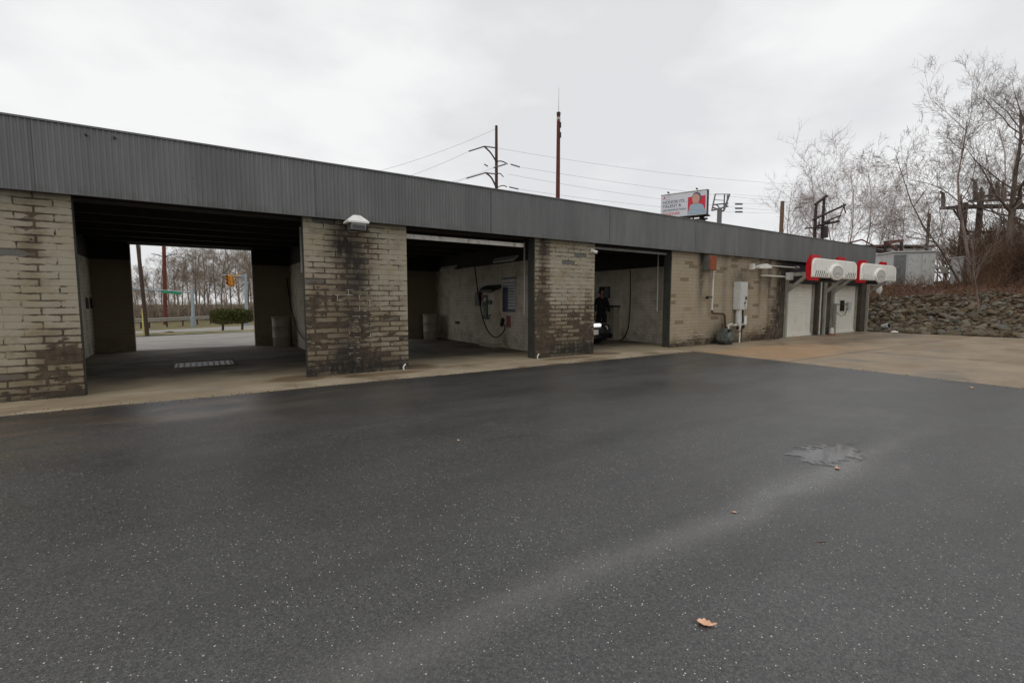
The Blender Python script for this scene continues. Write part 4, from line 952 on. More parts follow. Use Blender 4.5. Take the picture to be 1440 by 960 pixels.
# rock by the verge
def rockmesh(seed, sx=1, sy=1, sz=.6, sub=2):
    bm = bmesh.new(); bmesh.ops.create_icosphere(bm, subdivisions=sub, radius=1); rr = random.Random(seed); o_ = Vector((seed*3.1, seed*1.7, 0))
    for v_ in bm.verts:
        n_ = mnoise.noise(v_.co*1.1+o_)*.45+mnoise.noise(v_.co*2.7+o_)*.16; v_.co *= (1+n_)
    # planar chips
    for _ in range(5):
        d = Vector((rr.gauss(0, 1), rr.gauss(0, 1), rr.gauss(0, 1))).normalized(); lim = rr.uniform(.55, .8)
        for v_ in bm.verts:
            q = v_.co.dot(d)
            if q > lim: v_.co -= d*(q-lim)*.9
    for v_ in bm.verts: v_.co = Vector((v_.co.x*sx, v_.co.y*sy, v_.co.z*sz))
    bm.verts.index_update(); mb = MB(); mb.add([v_.co for v_ in bm.verts], [[v_.index for v_ in f_.verts] for f_ in bm.faces]); bm.free(); return mb
def single_rock(px, py, k, s, lab):
    q = W(px, py, k); mb = rockmesh(int(px), s, s*.7, s*.38); o = part('boulder', mb, 'rock', smooth=False); o.location = (q.x, q.y, hgt(q.x, q.y)+s*.14); tag(o, lab, 'rock')
single_rock(239, 471, 20.5, .30, 'dark flat boulder on the grass verge'); single_rock(254, 469, 21, .15, 'small stone right of the dark boulder')
# utility pole (leaning), guy marker, thin signal pole
def polething(name, lab, cat, base, top, r0, r1, m='wood', group=None):
    t = thing(name, lab, cat, tuple(base), 0, group); b = Vector(base)
    part('shaft', MB().tube([b-Vector((0, 0, .2)), b+(Vector(top)-b)*.5, Vector(top)], [r0, (r0+r1)/2, r1], 12), m, t, smooth=True); return t
b = W(207.5, 473, 19.2); b.z = 0; tp = W(188, 290, 19.2)
t = polething('utility_pole', 'leaning weathered wood pole just behind the open bay', 'utility pole', b, tp, .075, .06)
part('crossarm', MB().bar(tp+Vector((-.9, 0, -.5)), tp+Vector((.9, 0, -.5)), .1, .12), 'wood', t)
t = thing('guy_marker', 'faded yellow guy wire marker beside the leaning pole', 'guy marker', (W(202.5, 472, 19.6).x, W(202.5, 472, 19.6).y, 0))
q = W(202.5, 472, 19.6); q2 = W(201, 434, 19.8)
part('marker_tube', MB().tube([q, q2], .05, 8), 'yellow', t); part('guy_wire', MB().tube([q2, q2+(q2-q)*3], .012, 5), 'wire', t)
q = W(233, 462, 44); gz = hgt(q.x, q.y); b = Vector((q.x, q.y, gz)); tp = W(229.5, 300, 44)
t = polething('utility_pole', 'straight dark red pole beyond the road behind the bay', 'utility pole', b, tp, .17, .14, 'redwood')
part('insulator', MB().tube([tp, tp+Vector((0, 0, .3))], .05, 6), 'insul', t)
for s_ in (-1, 1):   # bare climbing limb on the pole
    a_ = W(231, 362, 44); part('side_arm', MB().tube([a_, a_+cR*(s_*.6)+Vector((0, 0, .25)), a_+cR*(s_*1.2)+Vector((0, 0, .32))], [.05, .04, .03], 6), 'wood', t)
def mast(lab, basepx, toppx, k, armpx, m='galv'):
    b_ = W(basepx[0], basepx[1], k); b_.z = hgt(b_.x, b_.y); tp_ = W(toppx[0], toppx[1], k)
    t_ = thing('traffic_signal_mast', lab, 'signal mast', tuple(b_)); part('mast_pole', MB().tube([b_, tp_], [.14, .11], 14), m, t_, smooth=True)
    part('pole_base', MB().tube([b_, b_+Vector((0, 0, .9))], .19, 14), m, t_, smooth=True)
    a0 = W(armpx[0], armpx[1], k); a1 = W(armpx[2], armpx[3], k-1.5); part('mast_arm', MB().tube([a0, a1], [.08, .06], 10), m, t_, smooth=True)
    return t_, a0, a1
t, a0, a1 = mast('pale steel signal mast carrying a green street sign', (271.5, 452), (270.5, 407), 40, (270, 411.5, 160, 404))
t2 = thing('street_sign', 'green street name sign on the long mast arm', 'street sign', tuple(W(240.5, 411, 39.5)))
q = W(227.5, 409.5, 39.3); q2 = W(254.5, 412, 39.4)
n_ = Vector((0, 0, .26)); d_ = cF*.03; part('sign_plate', MB().add([q-d_, q2-d_, q2-d_-n_*.5+n_*.0, q-d_-n_*.5, q, q2, q2-n_*.5, q-n_*.5], [(0, 1, 2, 3), (7, 6, 5, 4), (0, 4, 5, 1), (1, 5, 6, 2), (2, 6, 7, 3), (3, 7, 4, 0)]).add([q+n_*.35-d_, q2+n_*.35-d_, q2-d_, q-d_], [(3, 2, 1, 0)]), 'greensign', t2)
part('clamp', MB().cbox((q+q2)/2+cF*.06+Vector((0, 0, .05)), (.15, .1, .3)), 'galv', t2)
t, a0, a1 = mast('pale steel signal mast at the right of the rear opening', (346.5, 446), (345, 385), 42, (344, 389, 312, 387))
c = W(323, 394, 41)
t = thing('traffic_light', 'yellow three-lamp traffic light hanging from the mast arm', 'traffic light', tuple(c))
part('housing', MB().cbox(c, (.36, .34, .90), rot=(0, 0, -YAW), bev=.04), 'signal', t)
for i in range(3):
    cc = c+Vector((0, 0, .28-.28*i))-cF*.18
    vz = part('visor', MB().tube([cc, cc-cF*.22], [.125, .12], 14, caps=False), 'signal', t); part('lamp_lens', MB().tube([cc-cF*.005, cc-cF*.02], .11, 14), 'dark_metal', vz)
part('hanger', MB().bar(c+Vector((0, 0, .5)), W(323, 387, 41), .06), 'galv', t)
part('backplate', MB().cbox(c+cF*.23, (.52, .03, 1.02), rot=(0, 0, -YAW)), 'signal', t)
t = thing('signal_camera', 'small yellowish detector between the traffic light and its mast', 'detector', tuple(W(335, 388, 42)))
part('housing', MB().cbox(W(335, 388, 42), (.3, .3, .3), rot=(0, 0, -YAW), bev=.05), 'signal', t); part('bracket', MB().bar(W(335, 391, 42), W(335, 386, 42), .08), 'galv', t)
# guardrail
ga_ = []
for (px, py, k) in ((160, 462, 33), (211, 458.2, 38), (297, 451.2, 46), (365, 446, 56), (430, 442.5, 66)):
    q = W(px, py, k); ga_.append(Vector((q.x, q.y, hgt(q.x, q.y)+.62)))
t = thing('guardrail', 'weathered steel guardrail along the far side of the road', 'guardrail', tuple(ga_[1]-Vector((0, 0, .62))))
m = MB(); offs = [(.0, .16), (.06, .09), (0, .02), (0, -.02), (.06, -.09), (0, -.16)]
for i, q in enumerate(ga_):
    d = (ga_[min(i+1, 4)]-ga_[max(i-1, 0)]).normalized(); nn = Vector((d.y, -d.x, 0)).normalized()
    m.v += [q+nn*a_+Vector((0, 0, b_)) for a_, b_ in offs]
    m.v += [q+nn*(a_-.012)+Vector((0, 0, b_)) for a_, b_ in offs]
for i in range(4):
    for k in range(5): m.f.append((i*12+k, (i+1)*12+k, (i+1)*12+k+1, i*12+k+1)); m.f.append((i*12+6+k+1, (i+1)*12+6+k+1, (i+1)*12+6+k, i*12+6+k))
m.v = [tuple(v_) for v_ in m.v]; part('rail', m, 'rail', t)
for i in range(4):
    for s_ in range(4):
        q = ga_[i].lerp(ga_[i+1], s_/4); part('rail_post', MB().cbox(q+Vector((-.05, .12, -.26)), (.12, .15, .8)), 'wood', t)

# ---------------------------------------------------------------- bare trees
def gen_tree(seed, h, r0, spread=.5, levels=4, dens=1.0, lean=(0, 0), wob0=.09, multi=1, first=.3, up=.12, minr=.008):
    rg = random.Random(seed); segs = {0: [], 1: []}
    def branch(p, d, L, r, lv):
        n = 6 if lv == 0 else (5 if lv == 1 else 4); pts = [p.copy()]; rs = [r]; dd = d.normalized(); wob = wob0 if lv == 0 else .2
        for i in range(n):
            dd = (dd+Vector((rg.gauss(0, wob), rg.gauss(0, wob), rg.gauss(0, wob*.5)+up*(.4 if lv else .25)))).normalized()
            p = p+dd*(L/n); pts.append(p.copy()); rs.append(max(minr*.55, r*(1-(i+1)/n*(.8 if lv else .75))))
        segs[0 if lv < 2 else 1].append((pts, rs, 7 if lv == 0 else (5 if lv == 1 else 3)))
        if lv >= levels: return
        nc = int({0: 15, 1: 8, 2: 6, 3: 5}.get(lv, 3)*dens)
        for c_ in range(nc):
            t_ = rg.uniform(first if lv == 0 else .2, .98); f = t_*n; i = min(int(f), n-1); q = pts[i].lerp(pts[i+1], f-i)
            ax_ = (pts[i+1]-pts[i]).normalized(); rd = Vector((rg.gauss(0, 1), rg.gauss(0, 1), rg.gauss(0, 1))); rd = (rd-ax_*rd.dot(ax_)).normalized()
            ang = rg.uniform(.45, .95)*(1+spread*.4); nd = ax_*math.cos(ang)+rd*math.sin(ang); nd.z += .15
            rr_ = max(minr, rs[i]*rg.uniform(.35, .6)); branch(q, nd, L*rg.uniform(.30, .5)*(1-.35*t_ if lv == 0 else 1)*(1+spread*.2), rr_, lv+1)
    for k in range(multi):
        ld = Vector((lean[0]+(rg.gauss(0, .16) if multi > 1 else 0), lean[1]+(rg.gauss(0, .16) if multi > 1 else 0), 1))
        branch(Vector((rg.gauss(0, .12*(multi > 1)), rg.gauss(0, .12*(multi > 1)), -.15)), ld, h*(1 if k == 0 else rg.uniform(.7, .95)), r0*(1 if multi == 1 else .7), 0)
    out = []
    for key in (0, 1):
        m_ = MB()
        for pts, rs, sg in segs[key]: m_.tube(pts, rs, sg, caps=False)
        out.append(m_)
    return out
TREES = {}
def make_tree(key, seed, h, r0, mt, mw, **kw):
    tr, cw = gen_tree(seed, h, r0, **kw)
    def mk(nm, m_, mm):
        me = bpy.data.meshes.new(nm); me.from_pydata(m_.v, [], m_.f); me.materials.append(mat[mm]); me.polygons.foreach_set('use_smooth', [True]*len(me.polygons)); return me
    TREES[key] = (mk('trunk', tr, mt), mk('crown', cw, mw))
def put_tree(key, loc, rz, s, label, group=None, name='bare_tree', cat='tree'):
    o = thing(name, label, cat, loc, rz, group); o.scale = (s, s, s)
    for nm, me in zip(('trunk', 'crown'), TREES[key]):
        c_ = bpy.data.objects.new(nm, me); COL.objects.link(c_); c_.parent = o
    return o
mat['twig_wood'] = bark('woodland_twig', C3(112, 98, 84), C3(150, 136, 120), 1)
make_tree('wood1', 11, 12, .15, 'twig_wood', 'twig_wood', levels=4, dens=.95, minr=.010, first=.12)
make_tree('wood2', 12, 11, .13, 'bark', 'twig_wood', levels=4, dens=.95, spread=.8, minr=.010, first=.15)
make_tree('wood3', 13, 12, .14, 'bark', 'twig_wood', levels=4, dens=.9, spread=.3, minr=.010, first=.2)
mat['bark_far'] = bark('far_bloom_bark', C3(138, 122, 114), C3(168, 154, 148))  # far bark paled too, sky bloom mixed into its colour
make_tree('far1', 14, 13, .10, 'bark_far', 'twig_pale', levels=3, dens=1.0, spread=.3, minr=.012)
make_tree('far2', 15, 12, .09, 'bark_far', 'twig_pale', levels=3, dens=.9, spread=.6, multi=2, minr=.012)
make_tree('big', 21, 14.0, .26, 'bark', 'twig', levels=4, dens=1.2, spread=.5, first=.28, minr=.0055, up=.2)
make_tree('mid', 22, 11.5, .11, 'bark_pale', 'twig', levels=4, dens=.95, spread=.55, lean=(-.26, .17), first=.3, minr=.008, up=.16)
make_tree('lean', 23, 8.0, .055, 'bark', 'twig', wob0=.2, levels=4, dens=.8, spread=.5, first=.35, minr=.007, up=.05)
make_tree('sapling', 24, 4.2, .04, 'bark_pale', 'twig', levels=3, dens=.8, spread=.2, first=.3, minr=.005, up=.25)
def turn_left(key):
    me = TREES[key][0]; tip = max((v.co for v in me.vertices), key=lambda c: c.z); d = -cR
    return math.atan2(d.y, d.x)-math.atan2(tip.y, tip.x)
rng = random.Random(77)
# woodland behind the road
for i in range(44):
    px = 165+i*5.6+rng.uniform(-5, 5); k = rng.uniform(56, 100) if i % 3 else rng.uniform(50, 60)
    q = W(px, 424, k); s = rng.uniform(.75, 1.0)*(.62+.38*min(1, max(0, (px-190)/100)))*k/80
    put_tree(('wood1', 'wood2', 'wood3')[i % 3], (q.x, q.y, hgt(q.x, q.y)), rng.uniform(0, 6.28), s, 'leafless tree in the brown woodland beyond the road', 'bare trees beyond the road')
def thicket(name, label, spots, hmin, hmax, n, m='brush', seed=1, r=.012, cat='brush'):
    """tangled undergrowth: thousands of thin stems that nobody could count"""
    rg = random.Random(seed); mb = MB()
    for i in range(n):
        a_, b_, w = spots[rg.randrange(len(spots))]; u = rg.random(); p = Vector(a_).lerp(Vector(b_), u)+Vector((rg.uniform(-w, w), rg.uniform(-w, w), 0)); p.z = hgt(p.x, p.y)-.05
        hh = rg.uniform(hmin, hmax)*(0.6+.4*abs(math.sin(p.x*1.3+p.y*.7))); d = Vector((rg.gauss(0, .35), rg.gauss(0, .35), 1)); pts = [p.copy()]
        for k in range(3): p = p+d.normalized()*hh/3; d += Vector((rg.gauss(0, .4), rg.gauss(0, .4), rg.gauss(-.1, .2))); pts.append(p.copy())
        mb.tube(pts, [r, r*.8, r*.55, r*.3], 3, caps=False)
        for j in range(3):
            q = pts[rg.randrange(1, 3)]; e = q+Vector((rg.gauss(0, .3), rg.gauss(0, .3), rg.uniform(.05, .5)))*hh*.35; mb.tube([q, e], [r*.5, r*.25], 3, caps=False)
    return tag(part(name, mb, m), label, cat, kind='stuff')
w0 = W(150, 424, 47); w1 = W(300, 424, 60); w2 = W(430, 424, 75)
thicket('undergrowth', 'brown undergrowth at the foot of the woodland', [(w0, w1, 3), (w1, w2, 4)], 1.0, 3.4, 4200, 'twig_wood', 4, .022)

# ================================================================ RIGHT SLOPE: riprap, brush, trees
variants = []
for i in range(12):
    rr = random.Random(100+i); mb = rockmesh(i+1, rr.uniform(.8, 1.25), rr.uniform(.7, 1.1), rr.uniform(.38, .62), 2)
    me = bpy.data.meshes.new('riprap_stone'); me.from_pydata(mb.v, [], mb.f); me.materials.append(mat['rock']); variants.append(me)
rng = random.Random(9); spots = []
for i in range(7000):
    x = 26.28+rng.random()**1.15*3.1; y = rng.uniform(-7, 13.5); s = rng.uniform(.06, .12)+.13*rng.random()**2.2 if x > 26.7 else rng.uniform(.08, .14)+.15*rng.random()**2
    spots.append((x, y, s))
def inview(x, y): 
    d = Vector((x, y, 0)); k = d.dot(Vector((math.sin(YAW), math.cos(YAW), 0))); px = 720+FPX*d.dot(cR)/k; return 1205 < px < 1460
big_ = sorted([s_ for s_ in spots if inview(s_[0], s_[1])], key=lambda q: -(q[2]/(q[0]-20)))[:290]; bigset = set(big_)
for x, y, s in big_:
    o = bpy.data.objects.new('riprap_stone', variants[rng.randrange(12)]); COL.objects.link(o)
    o.location = (x, y, hgt(x, y)+s*.18); o.rotation_euler = (rng.uniform(-.6, .6), rng.uniform(-.8, .4), rng.uniform(0, 6.28)); o.scale = (s, s, s)
    tag(o, 'rough grey-brown stone in the bank at the edge of the concrete', 'stone', 'stones of the rock bank')
mb = MB()
lows = [rockmesh(i+31, 1.1, .9, .5, 1) for i in range(8)]
for x, y, s in spots:
    if (x, y, s) in bigset: continue
    b_ = lows[rng.randrange(8)]; M_ = Matrix.Translation((x, y, hgt(x, y)+s*.12)) @ Euler((rng.uniform(-.4, .4), rng.uniform(-.6, .2), rng.uniform(0, 6.28))).to_matrix().to_4x4() @ Matrix.Scale(s*.95, 4)
    mb.add([M_ @ Vector(v_) for v_ in b_.v], b_.f)
tag(part('riprap', mb, 'rock'), 'loose smaller stones covering the rock bank', 'stones', kind='stuff')
thicket('brush', 'low red-brown brush and dead stems on the crest of the rock bank', [((29.4, -6, 0), (29.6, 15, 0), 1.0), ((31.5, -6, 0), (31.5, 16, 0), 1.5)], .12, .42, 6500, 'brush', 6, .010)
thicket('thicket', 'dark tangled thicket standing behind the rock bank', [((34, -1, 0), (36, 6.5, 0), 1.4), ((39, -2, 0), (41, 7.5, 0), 2.2)], 1.4, 3.6, 8500, 'brush', 7, .018)
thicket('scrub', 'thin bare scrub stems growing in front of the metal cabinets', [((31.5, 4, 0), (32.5, 13.5, 0), .8)], .4, 1.3, 650, 'brush', 16, .009)
thicket('far_thicket', 'tall grey-brown scrub among the substation steelwork', [((44, -2, 0), (47, 9, 0), 3), ((52, -2, 0), (56, 11, 0), 3)], 2.5, 6.5, 7500, 'brush', 8, .028)
# dead leaves litter on the bank
mb = MB()
for i in range(9000):
    x = 33.5-6.4*rng.random()**.8; y = rng.uniform(-6, 15); z = hgt(x, y)+rng.uniform(.0, .12); a = rng.uniform(0, 6.28); s = rng.uniform(.04, .09)
    mb.add([(x, y, z), (x+s*math.cos(a), y+s*math.sin(a), z+rng.uniform(-.02, .04)), (x+s*math.cos(a+1), y+s*math.sin(a+1), z+rng.uniform(-.02, .05))], [(0, 1, 2)])
tag(part('leaf_litter', mb, bark('fallen_leaves', C3(92, 52, 34), C3(140, 92, 62), 3)), 'brown fallen leaves strewn over the top of the bank', 'leaves', kind='stuff')
def gp(px, py, k, dz=0): q = W(px, py, k); return (q.x, q.y, hgt(q.x, q.y)+dz)
put_tree('big', gp(1410, 405, 27), 1.0, .70, 'tallest bare tree with a thick dark trunk at the right edge')
put_tree('mid', gp(1368, 405, 26), turn_left('mid'), .80, 'pale-limbed bare tree left of the thick dark trunk')
o = put_tree('lean', gp(1352, 405, 25), .0, 1.0, 'bare tree leaning left towards the building end'); o.rotation_euler = (R(-8), R(-33), R(-33))
put_tree('sapling', gp(1376, 440, 20.5), 2.0, 1.0, 'slender pale sapling growing out of the rock bank')
put_tree('big', gp(1446, 405, 33), 3.0, .8, 'bare tree cut off by the right edge behind the big trunk')
put_tree('far2', gp(1330, 405, 32), 1.0, .62, 'many-stemmed pale bare tree behind the leaning tree')
put_tree('far1', gp(1392, 405, 31), 2.0, .8, 'slim pale bare tree between the pale-limbed tree and the thick trunk')
put_tree('sapling', gp(1395, 405, 25), 4.0, .9, 'thin crooked sapling on the crest near the thick trunk')
for i in range(12):
    px = 1300+i*15+rng.uniform(-6, 6); k = rng.uniform(42, 62)
    put_tree(('wood1', 'wood2')[i % 2], gp(px, 405, k), rng.uniform(0, 6.28), rng.uniform(.42, .66), 'small bare tree in the dark scrub behind the substation steel', 'bare trees behind the substation')
ORD = ('leftmost', 'second', 'third', 'fourth', 'fifth', 'sixth', 'seventh', 'eighth', 'ninth', 'tenth', 'rightmost')
for i, (px, s, k) in enumerate(((1092, .95, 62), (1128, .95, 66), (1150, 1.1, 60), (1172, 1.3, 62), (1180, 1.4, 75), (1188, 1.2, 70), (1205, 1.05, 58), (1222, 1.05, 60), (1240, .9, 66), (1262, .85, 60), (1278, .8, 55))):
    lab = ORD[i]+(' of' if i in (0, 10) else ' from the left of')+' the pale bare trees behind the roof end'
    put_tree(('far1', 'far2')[i % 2], gp(px, 405, k), rng.uniform(0, 6.28), s, lab, 'pale bare trees behind the roof')
# metal cabinets on the plateau
def cabinet(px0, px1, py0, py1, k, lab, dk):
    a = W(px0, py1, k); b = W(px1, py0, k); w = (px1-px0)/FPX*k; h = (py1-py0)/FPX*k; c = W((px0+px1)/2, py1, k)
    t = thing('metal_cabinet', lab, 'utility cabinet', (c.x, c.y, c.z), -YAW-.25); hb = c.z-hgt(c.x, c.y)
    part('enclosure', MB().box(-w/2, w/2, 0, 1.2, -hb-.1, h), 'pylonpaint', t, local=True)
    for i in range(3): part('panel_door', MB().box(-w/2+.06+i*w/3, -w/2+w/3-.04+i*w/3, -.03, -.003, .12, h-.15), dk if i == 0 else 'cab', t, local=True)
    part('roof_lip', MB().box(-w/2-.08, w/2+.08, -.1, 1.3, h, h+.07), 'cab', t, local=True)
    return t
cabinet(1257, 1308, 355, 405, 28.5, 'pale metal cabinet with louvred doors behind the rock bank', 'grey_metal')
cabinet(1236, 1254, 358, 400, 33, 'narrow pale cabinet just past the end of the building', 'cab')
cabinet(1378, 1408, 388, 412, 30, 'low bluish cabinet half hidden by the saplings', simple('dull_blue', C3(74, 80, 90), .6))
cabinet(1352, 1368, 362, 412, 31, 'dull grey transformer casing behind the pale-limbed tree', 'grey_metal')
# conveyor-like red steel behind roof end
t = thing('steel_gantry', 'faded red and grey steel gantry just past the roof end', 'gantry', gp(1225, 350, 48))
q = [W(1192, 342, 48), W(1212, 337, 48), W(1232, 347, 48), W(1245, 340, 48), W(1270, 338, 48), W(1262, 352, 48)]
part('beam', MB().bar(q[0], q[1], .14), 'redsteel', t); part('beam', MB().bar(q[1], q[2], .10), 'redsteel', t); part('beam', MB().bar(q[3], q[4], .18), 'redsteel', t); part('beam', MB().bar(q[2], q[4], .15), 'redsteel', t); part('beam', MB().bar(q[3], q[5], .2), 'redsteel', t)
part('beam', MB().bar(W(1228, 352, 48), W(1256, 356, 48), .3), 'steel', t)
for px in (1196, 1245, 1268): a = W(px, 340, 48); part('column', MB().bar(a, (a.x, a.y, hgt(a.x, a.y)), .22), 'steel', t)
t = thing('far_building', 'flat pale shed glimpsed past the roof end', 'building', gp(1240, 370, 60)); q = W(1205, 353, 60); gz = t.location.z
MATX[t.name] = Matrix.Translation(t.location)
part('wall', MB().cbox((t.location.x, t.location.y, (gz+W(1240, 352, 60).z)/2), (9, 4, W(1240, 352, 60).z-gz), rot=(0, 0, -YAW)), 'pylonpaint', t); part('roof', MB().cbox((t.location.x, t.location.y, W(1240, 350, 60).z+.1), (9.6, 4.6, .25), rot=(0, 0, -YAW)), 'steel', t)
# substation steelwork
t = thing('substation_frame', 'dark steel frame with crossbeams and upright insulators behind the trees', 'substation frame', gp(1360, 400, 38))
K = 38
for (x0, y0, x1, y1, w) in ((1322, 293, 1356, 291, .22), (1345, 291, 1440, 290, .3), (1362, 283, 1430, 281, .16), (1375, 276, 1440, 274, .14), (1350, 326, 1395, 326, .14), (1420, 290, 1475, 291, .4)):
    part('crossbeam', MB().bar(W(x0, y0, K), W(x1, y1, K-.5), w), 'steel', t)
for px, y in ((1357, 285), (1380, 270), (1425, 285), (1452, 280)):
    a = W(px, y, K); part('column', MB().bar(a, (a.x, a.y, hgt(a.x, a.y)-.1), .34), 'steel', t)
for (px, y0, y1, cv) in ((1326, 293, 272, -4), (1371, 282, 255, -6), (1393, 282, 266, 0), (1402, 282, 258, 0), (1411, 282, 256, 0), (1380, 284, 266, 0), (1434, 288, 264, -3), (1350, 290, 278, 2)):
    pts = [W(px, y0, K), W(px+.5, (y0+y1)/2, K), W(px, y1, K), W(px+cv, y1-3, K)]; part('insulator', MB().tube(pts, [.13, .16, .12, .06], 7), 'steel', t)
for (a, b) in (((1345, 293), (1362, 330)), ((1338, 290), (1352, 312))): part('brace', MB().bar(W(a[0], a[1], K), W(b[0], b[1], K), .1), 'steel', t)
t = thing('substation_frame', 'low pale switchgear rack among the brush behind the bank', 'switchgear', gp(1325, 400, 33))
K = 33
for (x0, y0, x1, y1) in ((1308, 375, 1350, 378), (1310, 383, 1352, 384), (1312, 377, 1342, 377)): part('crossbeam', MB().bar(W(x0, y0, K), W(x1, y1, K), .12), 'cab', t)
for px in (1312, 1330, 1348): a = W(px, 375, K); part('column', MB().bar(a, (a.x, a.y, hgt(a.x, a.y)-.1), .14), 'steel', t)
for px in (1360, 1385): pass
part('insulator', MB().tube([W(1329, 377, K), W(1329, 384, K)], [.3, .12], 8), 'white_pvc', t)
# thin dark pole near cabinet
a = W(1307, 300, 34); b = Vector((a.x, a.y, hgt(a.x, a.y))); polething('utility_pole', 'thin brown post rising behind the louvred cabinet', 'utility pole', b, a, .12, .09)
# litter on the bank
def litter(px, py, k, s, lab):
    q = W(px, py, k); o = part('litter', rockmesh(int(px), s, s*.6, s*.28, 2), 'rockwhite', smooth=True); o.location = (q.x, q.y, hgt(q.x, q.y)+s*.35); tag(o, lab, 'litter')
litter(1258, 457, 20.9, .22, 'white stone low on the rock bank'); litter(1299, 408, 24, .2, 'white litter below the louvred cabinet'); litter(1315, 407, 24.5, .24, 'long white litter right of the cabinet')
t = thing('bucket', 'tipped pale bucket with a dark mouth lying on the rock bank', 'bucket', gp(1242, 432, 22, .25))
bm_ = MB().lathe((0, 0, 0), [(.09, 0), (.14, .28), (.145, .3)]); part('pail', bm_, 'cab', t, local=True, smooth=True); part('mouth', MB().lathe((0, 0, .30), [(.125, 0), (.12, .005)]), 'black', t, local=True); t.rotation_euler = (R(80), 0, R(-10))
t = thing('plastic_bag', 'crumpled pale bag hanging in the brush behind the far dryer', 'bag', gp(1238, 408, 24)); q = W(1237, 407, 24)
part('sheet', rockmesh(55, .18, .14, .26, 2), 'white_pvc', t, local=True, smooth=True); t.location = q
t = tag(part('handle_twist', MB().tube([(0, 0, .2), (.03, 0, .33)], [.05, .02], 6), 'white_pvc', t, local=True))

# ================================================================ ABOVE THE ROOF
def wires(a, b, sag, n=16):
    a = Vector(a); b = Vector(b); return [a.lerp(b, i/n)-Vector((0, 0, sag*4*(i/n)*(1-i/n))) for i in range(n+1)]
k1 = 50
b = W(698, 300, k1); b.z = 0; tp = W(698, 177, k1)
t = polething('utility_pole', 'dark power pole with curved davit arms seen over the roof', 'utility pole', b, tp, .22, .14, 'wood')
def dav(pts, r, nm='davit_arm', m='wood', kk=k1): part(nm, MB().tube(catenary([W(x, y, kk) for x, y in pts], 4), r, 6), m, t, smooth=True)
dav([(697, 226), (690, 215), (681, 206)], .09); dav([(697, 262), (691, 250), (683, 243)], .09)
dav([(698, 227), (706, 227), (714, 231)], .06); dav([(698, 264), (707, 261), (713, 263)], .05); dav([(698, 245), (703, 244), (708, 249)], .05)
for (x0, y0, x1, y1) in ((681, 206, 659, 213), (681, 206, 697, 208), (718, 231, 731, 235), (683, 243, 656, 251), (683, 243, 698, 245), (716, 263, 729, 266), (711, 231, 694, 236), (681, 231, 686, 234)):
    part('insulator', MB().tube([W(x0, y0, k1), W(x1, y1, k1)], .07, 6), 'insul', t)
b = W(784, 300, 46); b.z = 0; tp = W(785.5, 162, 46)
t = polething('utility_pole', 'tall red-brown pole with a whip antenna seen over the roof', 'utility pole', b, tp, .25, .17, 'redwood')
part('antenna', MB().tube([tp, W(786, 123, 46)], [.035, .015], 6), 'cab', t); part('pole_cap', MB().tube([tp, tp+Vector((0, 0, .25))], .2, 10), 'dark_metal', t)
part('collar', MB().tube([tp-Vector((0, 0, .6)), tp-Vector((0, 0, .25))], .19, 10), 'white_pvc', t)
for y in (176, 190): part('bracket', MB().cbox(W(787, y, 46), (.22, .22, .5)), 'dark_metal', t)
WL = [((698, 181, 50), (440, 262, 45), .6), ((659, 213, 50), (430, 285, 42), .6), ((656, 251, 50), (600, 268, 45), .1), ((694, 236, 50), (560, 275, 42), .2),
      ((697, 208, 50), (1260, 262, 75), 1.2), ((731, 235, 50), (1300, 290, 80), 1.2), ((714, 245, 50), (1200, 300, 75), 1.0), ((729, 266, 50), (1100, 300, 75), .6), ((1030, 273, 80), (1360, 268, 60), .8), ((1155, 280, 60), (1420, 300, 45), .6), ((1030, 285, 80), (1150, 278, 62), .4), ((1150, 290, 60), (1400, 278, 42), .5)]
WLAB = ('top wire running down left from the tip of the dark power pole', 'wire running down left from the upper davit arm of the dark pole', 'short wire left of the lower davit arm of the dark pole', 'faint wire left of the middle of the dark power pole',
        'long topmost wire running right from the dark pole over the billboard', 'long second wire running right from the upper right davit arm', 'long third wire running right from the middle of the dark pole', 'lowest wire running right from the dark pole just above the roof',
        'upper wire running right from the forked switch tower', 'wire running right from the top of the two-post frame', 'lower wire between the forked switch tower and the two-post frame', 'wire from the two-post frame to the dark substation insulators')
for (a, b, sg), wl in zip(WL, WLAB):
    tag(part('power_line', MB().tube(wires(W(*a), W(*b), sg), .012, 5), 'wire'), wl, 'power line', 'power lines over the roof')
for (x0, y0, x1, y1, il) in ((1034, 287, 1044, 287, 'top of three level insulators right of the switch tower'), (1034, 293, 1044, 293, 'middle of three level insulators right of the switch tower'), (1034, 298, 1044, 298, 'lowest of three level insulators right of the switch tower'), (1131, 281, 1143, 279, 'top of three slanted insulators left of the two-post frame'), (1124, 287, 1135, 285, 'middle of three slanted insulators left of the two-post frame'), (1118, 293, 1127, 291, 'lowest of three slanted insulators left of the two-post frame')):
    tag(part('line_insulator', MB().tube([W(x0, y0, 70), W(x1, y1, 70)], .13, 6), 'insul'), il, 'insulator', 'strain insulators above the roof')
